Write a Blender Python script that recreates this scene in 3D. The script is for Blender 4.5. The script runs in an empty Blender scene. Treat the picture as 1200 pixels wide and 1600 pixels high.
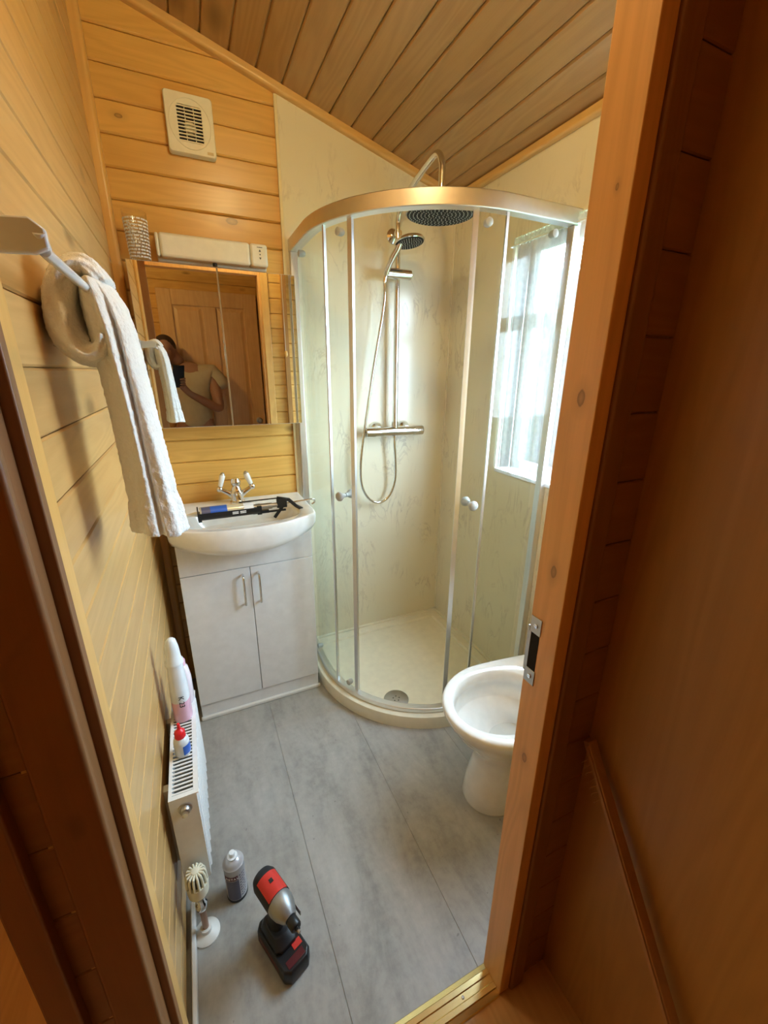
import bpy, bmesh, math, random
from mathutils import Vector, Matrix
random.seed(7)
PI = math.pi
sc = bpy.context.scene
col = sc.collection

# ---------------------------------------------------------------- camera
F_PX = 650.7
CAMP = Vector((0.1788, -1.9029, 1.424))
yaw, pitch, roll = math.radians(24.684), math.radians(-18.506), math.radians(0.4736)
fwd = Vector((math.sin(yaw)*math.cos(pitch), math.cos(yaw)*math.cos(pitch), math.sin(pitch)))
rt = Vector((math.cos(yaw), -math.sin(yaw), 0))
up = rt.cross(fwd)
r2 = rt*math.cos(roll)+up*math.sin(roll)
u2 = -rt*math.sin(roll)+up*math.cos(roll)
cam = bpy.data.cameras.new('camera'); camo = bpy.data.objects.new('camera', cam); col.objects.link(camo)
cam.sensor_fit = 'VERTICAL'; cam.sensor_height = 36; cam.lens = 36*F_PX/1600
cam.clip_start = 0.01
M = Matrix((r2, u2, -fwd)).transposed().to_4x4(); M.translation = CAMP
camo.matrix_world = M
sc.camera = camo

# ---------------------------------------------------------------- world, exposure
sc.view_settings.view_transform = 'Standard'; sc.view_settings.look = 'None'
sc.view_settings.gamma = 1; sc.view_settings.use_curve_mapping = False
sc.view_settings.exposure = 0.0
SKY = (0.58, 0.79, 1.0); SKY_STRENGTH = 68.0
LAMP_COL = (1.0, 0.81, 0.40); LAMP_STRENGTH = 215.0
HALL_COL = (1.0, 0.70, 0.28); HALL_STRENGTH = 130.0
w = bpy.data.worlds.new('world'); sc.world = w; w.use_nodes = True
bg = w.node_tree.nodes['Background']; bg.inputs[0].default_value = (*SKY, 1); bg.inputs[1].default_value = SKY_STRENGTH
sc.cycles.transparent_max_bounces = 24
sc.cycles.max_bounces = 10
sc.cycles.sample_clamp_indirect = 6.0
# portal in the window opening, so the sky light through it is sampled cleanly
WY0, WY1, WZ0, WZ1 = -1.415, -0.44, 1.02, 1.915
W = 1.404
pl = bpy.data.lights.new('window_portal', 'AREA'); pl.shape = 'RECTANGLE'; pl.size = WY1-WY0; pl.size_y = WZ1-WZ0
plo = bpy.data.objects.new('window_portal', pl); col.objects.link(plo)
pl.cycles.is_portal = True
plo.matrix_world = Matrix.Translation((W+0.115, (WY0+WY1)/2, (WZ0+WZ1)/2)) @ Matrix(((0,0,1),(1,0,0),(0,1,0))).to_4x4()

# ---------------------------------------------------------------- materials
class NT:
    def __init__(s, name):
        s.m = bpy.data.materials.new(name); s.m.use_nodes = True
        s.t = s.m.node_tree; s.n = s.t.nodes; s.l = s.t.links
        s.b = s.n['Principled BSDF']; s.o = s.n['Material Output']
    def new(s, ty, **k):
        x = s.n.new(ty)
        for a, v in k.items(): setattr(x, a, v)
        return x
    def ln(s, a, b): s.l.new(a, b)
    def math(s, op, a, b=None, c=None):
        x = s.new('ShaderNodeMath', operation=op)
        for i, v in enumerate((a, b, c)):
            if v is None: continue
            if isinstance(v, (int, float)): x.inputs[i].default_value = v
            else: s.ln(v, x.inputs[i])
        return x.outputs[0]
    def mix(s, fac, a, b, bt='MIX'):
        x = s.new('ShaderNodeMix', data_type='RGBA', blend_type=bt)
        for i, v in ((0, fac), (6, a), (7, b)):
            if isinstance(v, (int, float)): x.inputs[i].default_value = v
            elif isinstance(v, tuple): x.inputs[i].default_value = (*v, 1)[:4]
            else: s.ln(v, x.inputs[i])
        return x.outputs[2]
    def noise(s, vec, scale, detail=3, rough=.5, dist=0):
        x = s.new('ShaderNodeTexNoise'); x.inputs['Scale'].default_value = scale
        x.inputs['Detail'].default_value = detail; x.inputs['Roughness'].default_value = rough
        x.inputs['Distortion'].default_value = dist
        if vec is not None: s.ln(vec, x.inputs['Vector'])
        return x.outputs[0]
    def ramp(s, fac, stops):
        x = s.new('ShaderNodeValToRGB'); e = x.color_ramp.elements
        while len(e) < len(stops): e.new(.5)
        for q, (p, c) in zip(e, stops):
            q.position = p; q.color = (*c, 1) if isinstance(c, tuple) else (c, c, c, 1)
        s.ln(fac, x.inputs[0]); return x.outputs[0]
    def bump(s, h, strength=.2, dist=.001):
        x = s.new('ShaderNodeBump'); x.inputs['Strength'].default_value = strength; x.inputs['Distance'].default_value = dist
        s.ln(h, x.inputs['Height']); s.ln(x.outputs[0], s.b.inputs['Normal'])
    def coord(s): return s.new('ShaderNodeTexCoord').outputs['Object']

def plain(name, c, rough=.5, metal=0, coat=0, noise=None, spec=.5, trans=0, ior=1.45, emit=None, es=0):
    t = NT(name); b = t.b
    b.inputs['Base Color'].default_value = (*c, 1); b.inputs['Roughness'].default_value = rough
    b.inputs['Metallic'].default_value = metal; b.inputs['Coat Weight'].default_value = coat
    b.inputs['Specular IOR Level'].default_value = spec
    b.inputs['Transmission Weight'].default_value = trans; b.inputs['IOR'].default_value = ior
    if emit: b.inputs['Emission Color'].default_value = (*emit, 1); b.inputs['Emission Strength'].default_value = es
    # small procedural variation
    n = t.noise(t.coord(), noise or 30, 3)
    v = t.ramp(n, [(.3, .93), (.7, 1.0)])
    t.ln(t.mix(1.0, c, v, 'MULTIPLY'), b.inputs['Base Color'])
    return t.m

def wood(name, light, dark, grain='x', plank=None, pitch=.0915, off=0., knots=(), rough=.38, autoknot=.5, seed=0., contrast=1., coat=.15):
    t = NT(name); co = t.coord()
    sp = t.new('ShaderNodeSeparateXYZ'); t.ln(co, sp.inputs[0])
    ax = {'x': 0, 'y': 1, 'z': 2}
    c = [sp.outputs[0], sp.outputs[1], sp.outputs[2]]
    if plank:
        idn = t.math('FLOOR', t.math('DIVIDE', t.math('SUBTRACT', c[ax[plank]], off), pitch))
        wn = t.new('ShaderNodeTexWhiteNoise', noise_dimensions='1D'); t.ln(t.math('ADD', idn, seed+.37), wn.inputs['W'])
        rnd = wn.outputs[0]
    else:
        v = t.new('ShaderNodeValue'); v.outputs[0].default_value = seed; rnd = v.outputs[0]
    def scaled(sg, so):
        o = []
        for i, q in enumerate(c):
            if i == ax[grain]: o.append(t.math('MULTIPLY_ADD', rnd, 7.3, t.math('MULTIPLY', q, sg)))
            else: o.append(t.math('MULTIPLY', q, so))
        cb = t.new('ShaderNodeCombineXYZ')
        for i in range(3): t.ln(o[i], cb.inputs[i])
        return cb.outputs[0]
    a = t.noise(scaled(.9, 9), 1.0, 2, .5, .3)
    rings = t.math('MULTIPLY_ADD', t.math('SINE', t.math('MULTIPLY', a, 75)), .5, .5)
    fine = t.noise(scaled(5, 220), 1.0, 3, .6)
    big = t.noise(scaled(1.1, 4), 1.0, 2)
    fac = t.math('ADD', t.math('MULTIPLY', rings, .26*contrast), t.math('MULTIPLY', fine, .42*contrast))
    fac = t.math('ADD', fac, t.math('MULTIPLY', big, .35*contrast))
    fac = t.math('ADD', fac, t.math('MULTIPLY_ADD', rnd, .34*contrast, -.30*contrast)) if plank else t.math('SUBTRACT', fac, .18*contrast)
    cl = t.mix(fac, light, dark)
    kc = tuple(x*.42 for x in dark)
    if autoknot > 0:
        vo = t.new('ShaderNodeTexVoronoi'); vo.inputs['Scale'].default_value = 1.0
        t.ln(scaled(2.6, 5.5), vo.inputs['Vector'])
        k = t.ramp(vo.outputs['Distance'], [(0.045*autoknot*1.6, 1.0), (.13*autoknot*1.6, 0.0)])
        cl = t.mix(t.math('MULTIPLY', k, .75), cl, kc)
    for (kx, ky, kz, r) in knots:
        d = []
        for i, (q, kk) in enumerate(zip(c, (kx, ky, kz))):
            s_ = .55 if i == ax[grain] else 1.0
            d.append(t.math('POWER', t.math('MULTIPLY', t.math('SUBTRACT', q, kk), s_/r), 2.0))
        dd = t.math('SQRT', t.math('ADD', t.math('ADD', d[0], d[1]), d[2]))
        dd = t.math('ADD', dd, t.math('MULTIPLY_ADD', fine, .5, -.25))
        k = t.ramp(t.math('MULTIPLY', dd, .25), [(.0, .55), (.16, .75), (.23, .95), (.29, .25), (.8, 0.)])
        cl = t.mix(k, cl, kc)
    t.ln(cl, t.b.inputs['Base Color'])
    t.b.inputs['Roughness'].default_value = rough
    t.b.inputs['Coat Weight'].default_value = coat; t.b.inputs['Coat Roughness'].default_value = .25
    t.bump(fine, .12, .0008)
    return t.m

KN = [(-1.4644, 1.3919, .0060), (-1.4627, 1.1189, .0055), (-1.4600, .72, .0055), (-1.4700, 1.640, .0022)]
PL, PD = (.80, .48, .13), (.58, .305, .065)
BP, BO = .0915, 1.883
m_pine_back = wood('pine_back', PL, PD, 'x', 'z', BP, BO, knots=[(.415, 0, 1.958, .011), (.09, 0, 2.21, .006)], rough=.33)
m_pine_left = wood('pine_left', (.66, .41, .155), (.49, .27, .085), 'y', 'z', .0885, 1.427, seed=3, rough=.36, autoknot=.8, contrast=1.15)
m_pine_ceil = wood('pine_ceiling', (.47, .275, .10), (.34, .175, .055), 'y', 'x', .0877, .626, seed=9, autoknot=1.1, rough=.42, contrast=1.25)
m_pine_front = wood('pine_front', PL, PD, 'x', 'z', .0915, 1.883, seed=5)
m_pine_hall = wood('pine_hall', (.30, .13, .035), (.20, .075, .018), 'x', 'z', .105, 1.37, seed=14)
m_trim = wood('pine_trim_vertical', (.80, .47, .14), (.60, .32, .08), 'z', seed=1.1, autoknot=0)
m_trimx = wood('pine_trim_x', (.72, .44, .15), (.54, .31, .09), 'x', seed=2.1, autoknot=0)
m_trimy = wood('pine_trim_y', (.72, .44, .15), (.54, .31, .09), 'y', seed=2.7, autoknot=0)
JK = [(0, y+1.46, z, r) for y, z, r in KN]
m_jamb = wood('jamb_pine', (.82, .45, .155), (.64, .33, .10), 'z', seed=4.3, autoknot=0, rough=.45,
    contrast=1.5, knots=JK)
m_arch = wood('shaded_pine', (.26, .11, .03), (.18, .07, .018), 'z', seed=6.3, autoknot=.4, rough=.5)  # hall-side pine with the shade put into its colour
m_veneer = wood('veneer', (.42, .21, .055), (.31, .14, .033), 'z', seed=8.8, autoknot=0, rough=.42, contrast=1.0)
m_batten = wood('batten_wood', (.42, .21, .08), (.28, .13, .05), 'z', seed=1.9, autoknot=0, rough=.5)
m_lamin = wood('hall_laminate', (.62, .34, .13), (.44, .22, .07), 'y', 'x', .19, .04, seed=21, autoknot=.2, rough=.4)
m_doorw = wood('pine_door', (.78, .50, .22), (.60, .34, .13), 'z', seed=7.7, autoknot=.3)

def marble():
    t = NT('marble_panel'); co = t.coord()
    mp = t.new('ShaderNodeMapping'); mp.inputs['Rotation'].default_value = (.5, .6, .3); mp.inputs['Scale'].default_value = (7, 7, 2.2)
    t.ln(co, mp.inputs[0])
    a = t.noise(mp.outputs[0], 1.6, 5, .6, 1.2)
    v = t.ramp(t.math('ABSOLUTE', t.math('SUBTRACT', a, .5)), [(0.0, 1.), (.03, 0.)])
    patch = t.ramp(t.noise(co, 5, 2), [(.45, 0.), (.65, 1.)])
    cloud = t.noise(co, 3, 4)
    base = t.mix(cloud, (.82, .76, .58), (.74, .67, .49))
    cl = t.mix(t.math('MULTIPLY', t.math('MULTIPLY', v, patch), .6), base, (.50, .43, .33))
    t.ln(cl, t.b.inputs['Base Color']); t.b.inputs['Roughness'].default_value = .20
    t.b.inputs['Specular IOR Level'].default_value = .45
    return t.m
m_marble = marble()
def vinyl():
    t = NT('grey_vinyl'); co = t.coord()
    mp = t.new('ShaderNodeMapping'); mp.inputs['Scale'].default_value = (1.6, .55, 1); t.ln(co, mp.inputs[0])
    a = t.noise(mp.outputs[0], 6, 9, .68, .3); b = t.noise(co, 45, 4, .6); g = t.noise(co, 1.3, 3)
    f = t.math('ADD', t.math('MULTIPLY', a, .75), t.math('MULTIPLY', b, .25))
    cl = t.ramp(f, [(.34, (.24, .238, .222)), (.50, (.36, .352, .328)), (.66, (.45, .44, .41))])
    cl = t.mix(t.math('MULTIPLY', t.ramp(g, [(.4, 0.), (.7, 1.)]), .25), cl, (.44, .42, .38))
    sp = t.ramp(t.noise(co, 60, 1), [(.76, 0.), (.79, 1.)])
    cl = t.mix(t.math('MULTIPLY', sp, .45), cl, (.10, .10, .09))
    t.ln(cl, t.b.inputs['Base Color']); t.b.inputs['Roughness'].default_value = .42
    t.bump(b, .08, .0006)
    return t.m
m_vinyl = vinyl()
def terry():
    t = NT('terry_cloth'); co = t.coord()
    a = t.noise(co, 260, 3, .7); b = t.noise(co, 90, 2)
    t.ln(t.mix(a, (.86, .84, .80), (.97, .96, .93)), t.b.inputs['Base Color'])
    t.b.inputs['Roughness'].default_value = .95; t.b.inputs['Sheen Weight'].default_value = .3
    t.bump(t.math('ADD', a, b), .8, .003)
    return t.m
m_terry = terry()
def thin_glass(name, tint, fac=1.0, rough=0.0):
    t = NT(name); t.n.remove(t.b)
    tr = t.new('ShaderNodeBsdfTransparent'); tr.inputs[0].default_value = (*tint, 1)
    gl = t.new('ShaderNodeBsdfGlossy'); gl.inputs['Roughness'].default_value = rough
    fr = t.new('ShaderNodeFresnel'); bf = t.new('ShaderNodeNewGeometry').outputs['Backfacing']
    t.ln(t.math('MULTIPLY_ADD', bf, 1/1.45-1.45, 1.45), fr.inputs[0])
    n = t.noise(t.coord(), 8, 2)
    f = t.math('MULTIPLY', fr.outputs[0], t.math('MULTIPLY_ADD', n, .1, fac-.05))
    mx = t.new('ShaderNodeMixShader'); t.ln(f, mx.inputs[0]); t.ln(tr.outputs[0], mx.inputs[1]); t.ln(gl.outputs[0], mx.inputs[2])
    t.ln(mx.outputs[0], t.o.inputs[0]); return t.m
m_glass = thin_glass('shower_glass', (.960, .972, .955), .24)
m_wglass = thin_glass('window_glass', (.97, .98, .98), .6)
m_tumbler = thin_glass('tumbler_glass', (.96, .96, .95), 1.4, .02)
m_edge = thin_glass('glass_edge_strip', (.70, .73, .75), 2.0, .15)
def net():
    t = NT('net_curtain'); t.n.remove(t.b)
    co = t.coord()
    tr = t.new('ShaderNodeBsdfTransparent')
    df = t.new('ShaderNodeBsdfDiffuse'); df.inputs[0].default_value = (.93, .93, .92, 1)
    tl = t.new('ShaderNodeBsdfTranslucent'); tl.inputs[0].default_value = (.93, .93, .92, 1)
    a = t.new('ShaderNodeMixShader'); a.inputs[0].default_value = .03; t.ln(df.outputs[0], a.inputs[1]); t.ln(tl.outputs[0], a.inputs[2])
    n = t.noise(co, 60, 2); f = t.math('MULTIPLY_ADD', n, .3, .46)
    mx = t.new('ShaderNodeMixShader'); t.ln(f, mx.inputs[0]); t.ln(tr.outputs[0], mx.inputs[1]); t.ln(a.outputs[0], mx.inputs[2])
    t.ln(mx.outputs[0], t.o.inputs[0]); return t.m
m_net = net()
def brushed():
    t = NT('brushed_aluminium'); t.b.inputs['Metallic'].default_value = 1
    n = t.noise(t.coord(), 40, 2)
    t.ln(t.mix(n, (.80, .80, .80), (.72, .72, .73)), t.b.inputs['Base Color']); t.b.inputs['Roughness'].default_value = .36
    return t.m
m_alu = brushed()
m_chrome = plain('chrome', (.78, .78, .78), .09, 1)
m_steel = plain('worn_steel', (.50, .49, .47), .38, 1)
m_brass = plain('brass', (.88, .72, .36), .22, 1)
m_mirror = plain('mirror_silver', (.86, .88, .87), .0, 1)
m_ceramic = plain('ceramic', (.88, .87, .84), .08, 0, .5)
m_white_gloss = plain('white_gloss_board', (.80, .80, .81), .14)
m_white = plain('white_plastic', (.82, .80, .74), .4)
m_cream = plain('cream_plastic', (.84, .78, .62), .38)
m_fancream = plain('fan_cream', (.86, .82, .68), .4)
m_offwhite = plain('cream_acrylic', (.86, .80, .62), .25)
m_rad = plain('radiator_enamel', (.86, .86, .84), .25)
m_black = plain('black_plastic', (.012, .012, .013), .4)
m_rubber = plain('dark_rubber', (.02, .02, .022), .75)
m_dark = plain('dark_void', (.01, .008, .007), .9)
m_greyp = plain('grey_knob', (.45, .46, .45), .3)
m_red = plain('red_plastic', (.62, .035, .025), .45)
m_red2 = plain('red_cap_plastic', (.80, .02, .03), .35)
m_darkred = plain('dark_red_plastic', (.10, .010, .013), .4)
m_gun = plain('grey_cast_metal', (.36, .37, .37), .42, .7)
m_pink = plain('pink_liquid_bottle', (.85, .50, .62), .2, spec=.5)
m_palepink = plain('pale_pink_plastic', (.84, .74, .78), .2)
m_clearw = plain('milky_plastic', (.80, .84, .86), .22)
m_blue = plain('blue_label', (.03, .12, .50), .35)
m_gold = plain('clear_sealant_tube', (.80, .72, .50), .12, .3)
m_navy = plain('navy_label', (.10, .10, .16), .35)
m_ink = plain('black_ink', (.02, .02, .02), .5)
m_wink = plain('white_ink', (.85, .85, .84), .5)
m_caulk = plain('white_sealant', (.82, .80, .76), .5)
m_water = plain('toilet_water', (.70, .70, .66), .03)
m_skin = plain('skin', (.36, .19, .12), .5)
m_shirt = plain('cream_cotton', (.52, .45, .30), .9)
m_denim = plain('dark_trousers', (.03, .035, .05), .9)
m_hair = plain('brown_hair', (.05, .03, .02), .7)
m_phone = plain('phone_back', (.02, .03, .045), .18)
m_lampglow = plain('opal_lamp', (.9, .9, .9), .4, emit=LAMP_COL, es=LAMP_STRENGTH)
m_hallglow = plain('hall_opal_lamp', (.9, .9, .9), .4, emit=HALL_COL, es=HALL_STRENGTH)
m_leaf = plain('leaf_green', (.035, .055, .025), .6, spec=0)
m_roofslate = plain('grey_roof', (.035, .04, .045), .8, spec=0)
m_grass = plain('lawn', (.05, .08, .03), .9, spec=0)
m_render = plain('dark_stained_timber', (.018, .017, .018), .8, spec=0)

# ---------------------------------------------------------------- mesh builder
class MB:
    def __init__(s): s.v = []; s.f = []; s.mi = []; s.cur = 0
    def face(s, f): s.f.append(f); s.mi.append(s.cur)
    def add(s, vs, fs):
        b = len(s.v); s.v += [tuple(q) for q in vs]
        for f in fs: s.face([b+i for i in f])
        return s
    def box(s, x0, x1, y0, y1, z0, z1):
        return s.add([(x, y, z) for x in (x0, x1) for y in (y0, y1) for z in (z0, z1)],
              [(0,1,3,2),(4,6,7,5),(0,4,5,1),(2,3,7,6),(0,2,6,4),(1,5,7,3)])
    def obox(s, c, ax, ay, az, sx, sy, sz):
        c = Vector(c); ax, ay, az = Vector(ax).normalized()*sx/2, Vector(ay).normalized()*sy/2, Vector(az).normalized()*sz/2
        return s.add([c+a*ax+b*ay+d*az for a in (-1, 1) for b in (-1, 1) for d in (-1, 1)],
              [(0,1,3,2),(4,6,7,5),(0,4,5,1),(2,3,7,6),(0,2,6,4),(1,5,7,3)])
    def loft(s, rings, closed=True, cap=True):
        n = len(rings[0]); b = len(s.v)
        for r in rings: s.v += [tuple(q) for q in r]
        for i in range(len(rings)-1):
            for j in range(n if closed else n-1):
                k = (j+1) % n
                s.face([b+i*n+j, b+i*n+k, b+(i+1)*n+k, b+(i+1)*n+j])
        if cap and closed:
            s.face([b+j for j in range(n)][::-1]); s.face([b+(len(rings)-1)*n+j for j in range(n)])
        return s
    def cyl(s, p0, p1, r0, r1=None, n=24, cap=True):
        r1 = r0 if r1 is None else r1
        return s.tube([p0, p1], [r0, r1], n, cap)
    def tube(s, pts, r, n=12, cap=True):
        pts = [Vector(p) for p in pts]
        if not isinstance(r, (list, tuple)): r = [r]*len(pts)
        d0 = (pts[1]-pts[0]).normalized()
        a = Vector((0, 0, 1)) if abs(d0.z) < .9 else Vector((1, 0, 0))
        u = d0.cross(a).normalized(); rings = []
        for i, p in enumerate(pts):
            d = (pts[min(i+1, len(pts)-1)]-pts[max(i-1, 0)]).normalized()
            u = (u-d*u.dot(d)).normalized(); v = d.cross(u)
            rings.append([p+(u*math.cos(2*PI*j/n)+v*math.sin(2*PI*j/n))*r[i] for j in range(n)])
        return s.loft(rings, True, cap)
    def lathe(s, prof, c=(0, 0, 0), n=32, axis='z', cap=True):
        rings = []
        for (r, h) in prof:
            ring = []
            for j in range(n):
                a = 2*PI*j/n; p = (r*math.cos(a), r*math.sin(a), h)
                if axis == 'y': p = (p[0], -p[2], p[1])
                if axis == 'x': p = (p[2], p[0], p[1])
                ring.append((c[0]+p[0], c[1]+p[1], c[2]+p[2]))
            rings.append(ring)
        return s.loft(rings, True, cap)
    def ell(s, c, rx, ry, rz, n=20, m=10):
        rings = [[(c[0]+rx*math.sin(PI*i/m)*math.cos(2*PI*j/n), c[1]+ry*math.sin(PI*i/m)*math.sin(2*PI*j/n), c[2]-rz*math.cos(PI*i/m)) for j in range(n)] for i in range(m+1)]
        rings[0] = [(c[0]+1e-4*math.cos(2*PI*j/n), c[1]+1e-4*math.sin(2*PI*j/n), c[2]-rz) for j in range(n)]
        rings[-1] = [(c[0]+1e-4*math.cos(2*PI*j/n), c[1]+1e-4*math.sin(2*PI*j/n), c[2]+rz) for j in range(n)]
        return s.loft(rings)
    def prism(s, poly, h0, h1, plane='xy'):
        def P(a, b, h): return {'xy': (a, b, h), 'xz': (a, h, b), 'yz': (h, a, b)}[plane]
        return s.loft([[P(a, b, h0) for a, b in poly], [P(a, b, h1) for a, b in poly]])
    def build(s, name, mat, parent=None, smooth=False, bevel=0, local=False, seg=2, sub=0, angle=40):
        me = bpy.data.meshes.new(name)
        vs = s.v
        if parent is not None and not local:
            o = parent.get('_org', None)
            o = Vector(o) if o is not None else parent.location
            vs = [tuple(Vector(q)-o) for q in vs]
        me.from_pydata(vs, [], s.f)
        mats = mat if isinstance(mat, (list, tuple)) else [mat]
        for q in mats: me.materials.append(q)
        if len(mats) > 1:
            for p_, i in zip(me.polygons, s.mi): p_.material_index = i
        bm = bmesh.new(); bm.from_mesh(me); bmesh.ops.recalc_face_normals(bm, faces=bm.faces); bm.to_mesh(me); bm.free()
        ob = bpy.data.objects.new(name, me); col.objects.link(ob)
        if parent is not None:
            ob.parent = parent
            if not local: ob['_org'] = list(Vector(parent['_org']) if '_org' in parent else parent.location)
        if bevel:
            bv = ob.modifiers.new('bevel', 'BEVEL'); bv.width = bevel; bv.segments = seg; bv.limit_method = 'ANGLE'; bv.angle_limit = math.radians(35)
        if sub:
            q = ob.modifiers.new('sub', 'SUBSURF'); q.levels = q.render_levels = sub
        if smooth or bevel or sub:
            for p_ in me.polygons: p_.use_smooth = True
            if not sub:
                try: me.set_sharp_from_angle(angle=math.radians(angle))
                except Exception: pass
        return ob

def thing(name, label, cat, loc=(0, 0, 0), rotz=0, group=None):
    o = bpy.data.objects.new(name, None); col.objects.link(o); o.empty_display_size = .05
    o.location = loc; o.rotation_euler = (0, 0, rotz); o['label'] = label; o['category'] = cat
    if group: o['group'] = group
    return o
def tag(o, label, cat, group=None, kind=None):
    o['label'] = label; o['category'] = cat
    if group: o['group'] = group
    if kind: o['kind'] = kind
    return o
def struct(o): o['kind'] = 'structure'; return o
def text_mesh(name, body, size, mat, parent, loc, rot, ext=.0004):
    cu = bpy.data.curves.new(name, 'FONT'); cu.body = body; cu.size = size; cu.extrude = ext; cu.align_x = 'CENTER'; cu.align_y = 'CENTER'
    tmp = bpy.data.objects.new(name+'_tmp', cu); col.objects.link(tmp)
    dg = bpy.context.evaluated_depsgraph_get(); me = bpy.data.meshes.new_from_object(tmp.evaluated_get(dg))
    bpy.data.objects.remove(tmp); me.materials.clear(); me.materials.append(mat)
    ob = bpy.data.objects.new(name, me); col.objects.link(ob); ob.parent = parent
    o = Vector(parent['_org']) if '_org' in parent else (Vector(parent.location) if parent.parent is None else Vector((0, 0, 0)))
    ob.location = Vector(loc)-o if not parent.get('_local') else Vector(loc)
    ob.rotation_euler = rot
    return ob
def smoothpath(pts, n=8):
    P = [Vector(p) for p in pts]; out = []
    for i in range(len(P)-1):
        p0 = P[max(i-1, 0)]; p1 = P[i]; p2 = P[i+1]; p3 = P[min(i+2, len(P)-1)]
        for k in range(n):
            t = k/n
            out.append(.5*((2*p1)+(-p0+p2)*t+(2*p0-5*p1+4*p2-p3)*t*t+(-p0+3*p1-3*p2+p3)*t**3))
    out.append(P[-1]); return out

def planks(mb, org, along, upv, nrm, length, n, pitch, dep=.012, v=.005, first=0):
    """tongue-and-groove boarding: every board with its own chamfered edges"""
    org, along, upv, nrm = map(Vector, (org, along, upv, nrm))
    for i in range(first, first+n):
        b = i*pitch; g = .0008
        prof = [(b+g, -dep), (b+g, -v), (b+g+v, 0), (b+pitch-g-v, 0), (b+pitch-g, -v), (b+pitch-g, -dep)]
        mb.loft([[org+upv*a+nrm*c for a, c in prof], [org+along*length+upv*a+nrm*c for a, c in prof]])
    return mb

# ================================================================ SETTING
SL = 0.2798; HC = 2.5715
def zc(x): return HC-SL*x
YB, YH = -1.43, -1.49     # bathroom face and hall face of the door wall
XH = .829                 # hall right wall
YO = -2.42                # hall wall behind the photographer

# floor: vinyl planks running away from the door
m = MB()
for a, b in [(-.303, .0212), (.0212, .345), (.345, .668), (.668, .992), (.992, 1.316), (1.316, 1.64)]:
    a = max(a, 0); b = min(b, W)
    m.box(a+.0010, b-.0010, -1.445, 0, -.01, 0)
m.box(-.044, W+.10, -1.446, .058, -.03, -.0015)
struct(m.build('floor', m_vinyl, bevel=0))
m = MB(); m.box(-1.3, XH, YO-.06, -1.4465, -.03, -.001); m.box(-1.3, -.046, -1.4465, .3, -.03, -.001)
struct(m.build('floor_hall', m_lamin))

# back wall
m = MB(); planks(m, (0, 0, BO-21*BP), (1, 0, 0), (0, 0, 1), (0, -1, 0), .64, 29, BP)
m.box(0, W, .013, .06, -.03, 2.62)
struct(m.build('wall_back', m_pine_back))
# left wall
m = MB(); planks(m, (0, -1.485, 1.427-16*.0885), (0, 1, 0), (0, 0, 1), (1, 0, 0), 1.485, 29, .0885, v=.0032)
m.box(-.0455, -.0125, -1.4825, .06, -.03, 2.65)
struct(m.build('wall_left', m_pine_left))
# right wall with window opening
m = MB()
for (a, b, c, d) in [(-1.49, .06, -.03, WZ0), (-1.49, .06, WZ1, 2.4), (WY1, .06, WZ0, WZ1), (-1.49, WY0, WZ0, WZ1)]:
    m.box(W+.006, W+.11, a, b, c, d)
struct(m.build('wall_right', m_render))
# door wall: planks bathroom side, hall side
m = MB()
planks(m, (.745, YB-.002, BO-21*BP), (1, 0, 0), (0, 0, 1), (0, 1, 0), W-.745, 27, BP)
planks(m, (0, YB-.002, 2.066), (1, 0, 0), (0, 0, 1), (0, 1, 0), .745, 6, BP)
m.box(.7135, W+.1, -1.478, -1.4445, -.03, 2.62); m.box(-.045, .745, -1.478, -1.4445, 2.04, 2.62)
struct(m.build('wall_front', m_pine_front))
m = MB()
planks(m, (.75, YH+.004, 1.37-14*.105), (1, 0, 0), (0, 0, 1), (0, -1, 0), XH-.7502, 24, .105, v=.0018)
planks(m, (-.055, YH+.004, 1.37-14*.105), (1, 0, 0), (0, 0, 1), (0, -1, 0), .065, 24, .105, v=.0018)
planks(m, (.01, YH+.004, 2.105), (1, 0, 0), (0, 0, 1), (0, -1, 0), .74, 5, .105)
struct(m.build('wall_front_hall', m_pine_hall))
# ceiling
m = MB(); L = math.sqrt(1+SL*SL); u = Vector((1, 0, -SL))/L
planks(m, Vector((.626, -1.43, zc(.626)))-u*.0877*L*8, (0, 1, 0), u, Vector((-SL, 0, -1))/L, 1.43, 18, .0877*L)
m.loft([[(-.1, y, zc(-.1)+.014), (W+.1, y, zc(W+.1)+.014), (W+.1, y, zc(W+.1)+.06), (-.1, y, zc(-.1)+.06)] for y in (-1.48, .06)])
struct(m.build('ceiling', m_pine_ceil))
m = MB(); m.box(-1.36, XH+.06, YO-.1, -1.478, 2.45, 2.5); m.box(-1.36, -.04, -1.478, .36, 2.45, 2.5)
struct(m.build('ceiling_hall', m_pine_ceil))
# hall shell
m = MB(); m.box(XH, XH+.03, YO-.06, -1.40, -.03, 2.46); struct(m.build('wall_hall_right', m_veneer))
m = MB(); m.box(-1.36, -1.3, YO-.1, .36, -.03, 2.46); struct(m.build('wall_hall_left', m_veneer))
m = MB(); m.box(-1.36, -.04, .3, .36, -.03, 2.46); struct(m.build('wall_hall_far', m_veneer))
m = MB(); planks(m, (-1.3, YO, 1.37-14*.105), (1, 0, 0), (0, 0, 1), (0, 1, 0), XH+1.3, 24, .105)
m.box(-1.36, XH+.03, YO-.1, YO-.013, -.03, 2.46); struct(m.build('wall_hall_back', m_pine_back))

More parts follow.
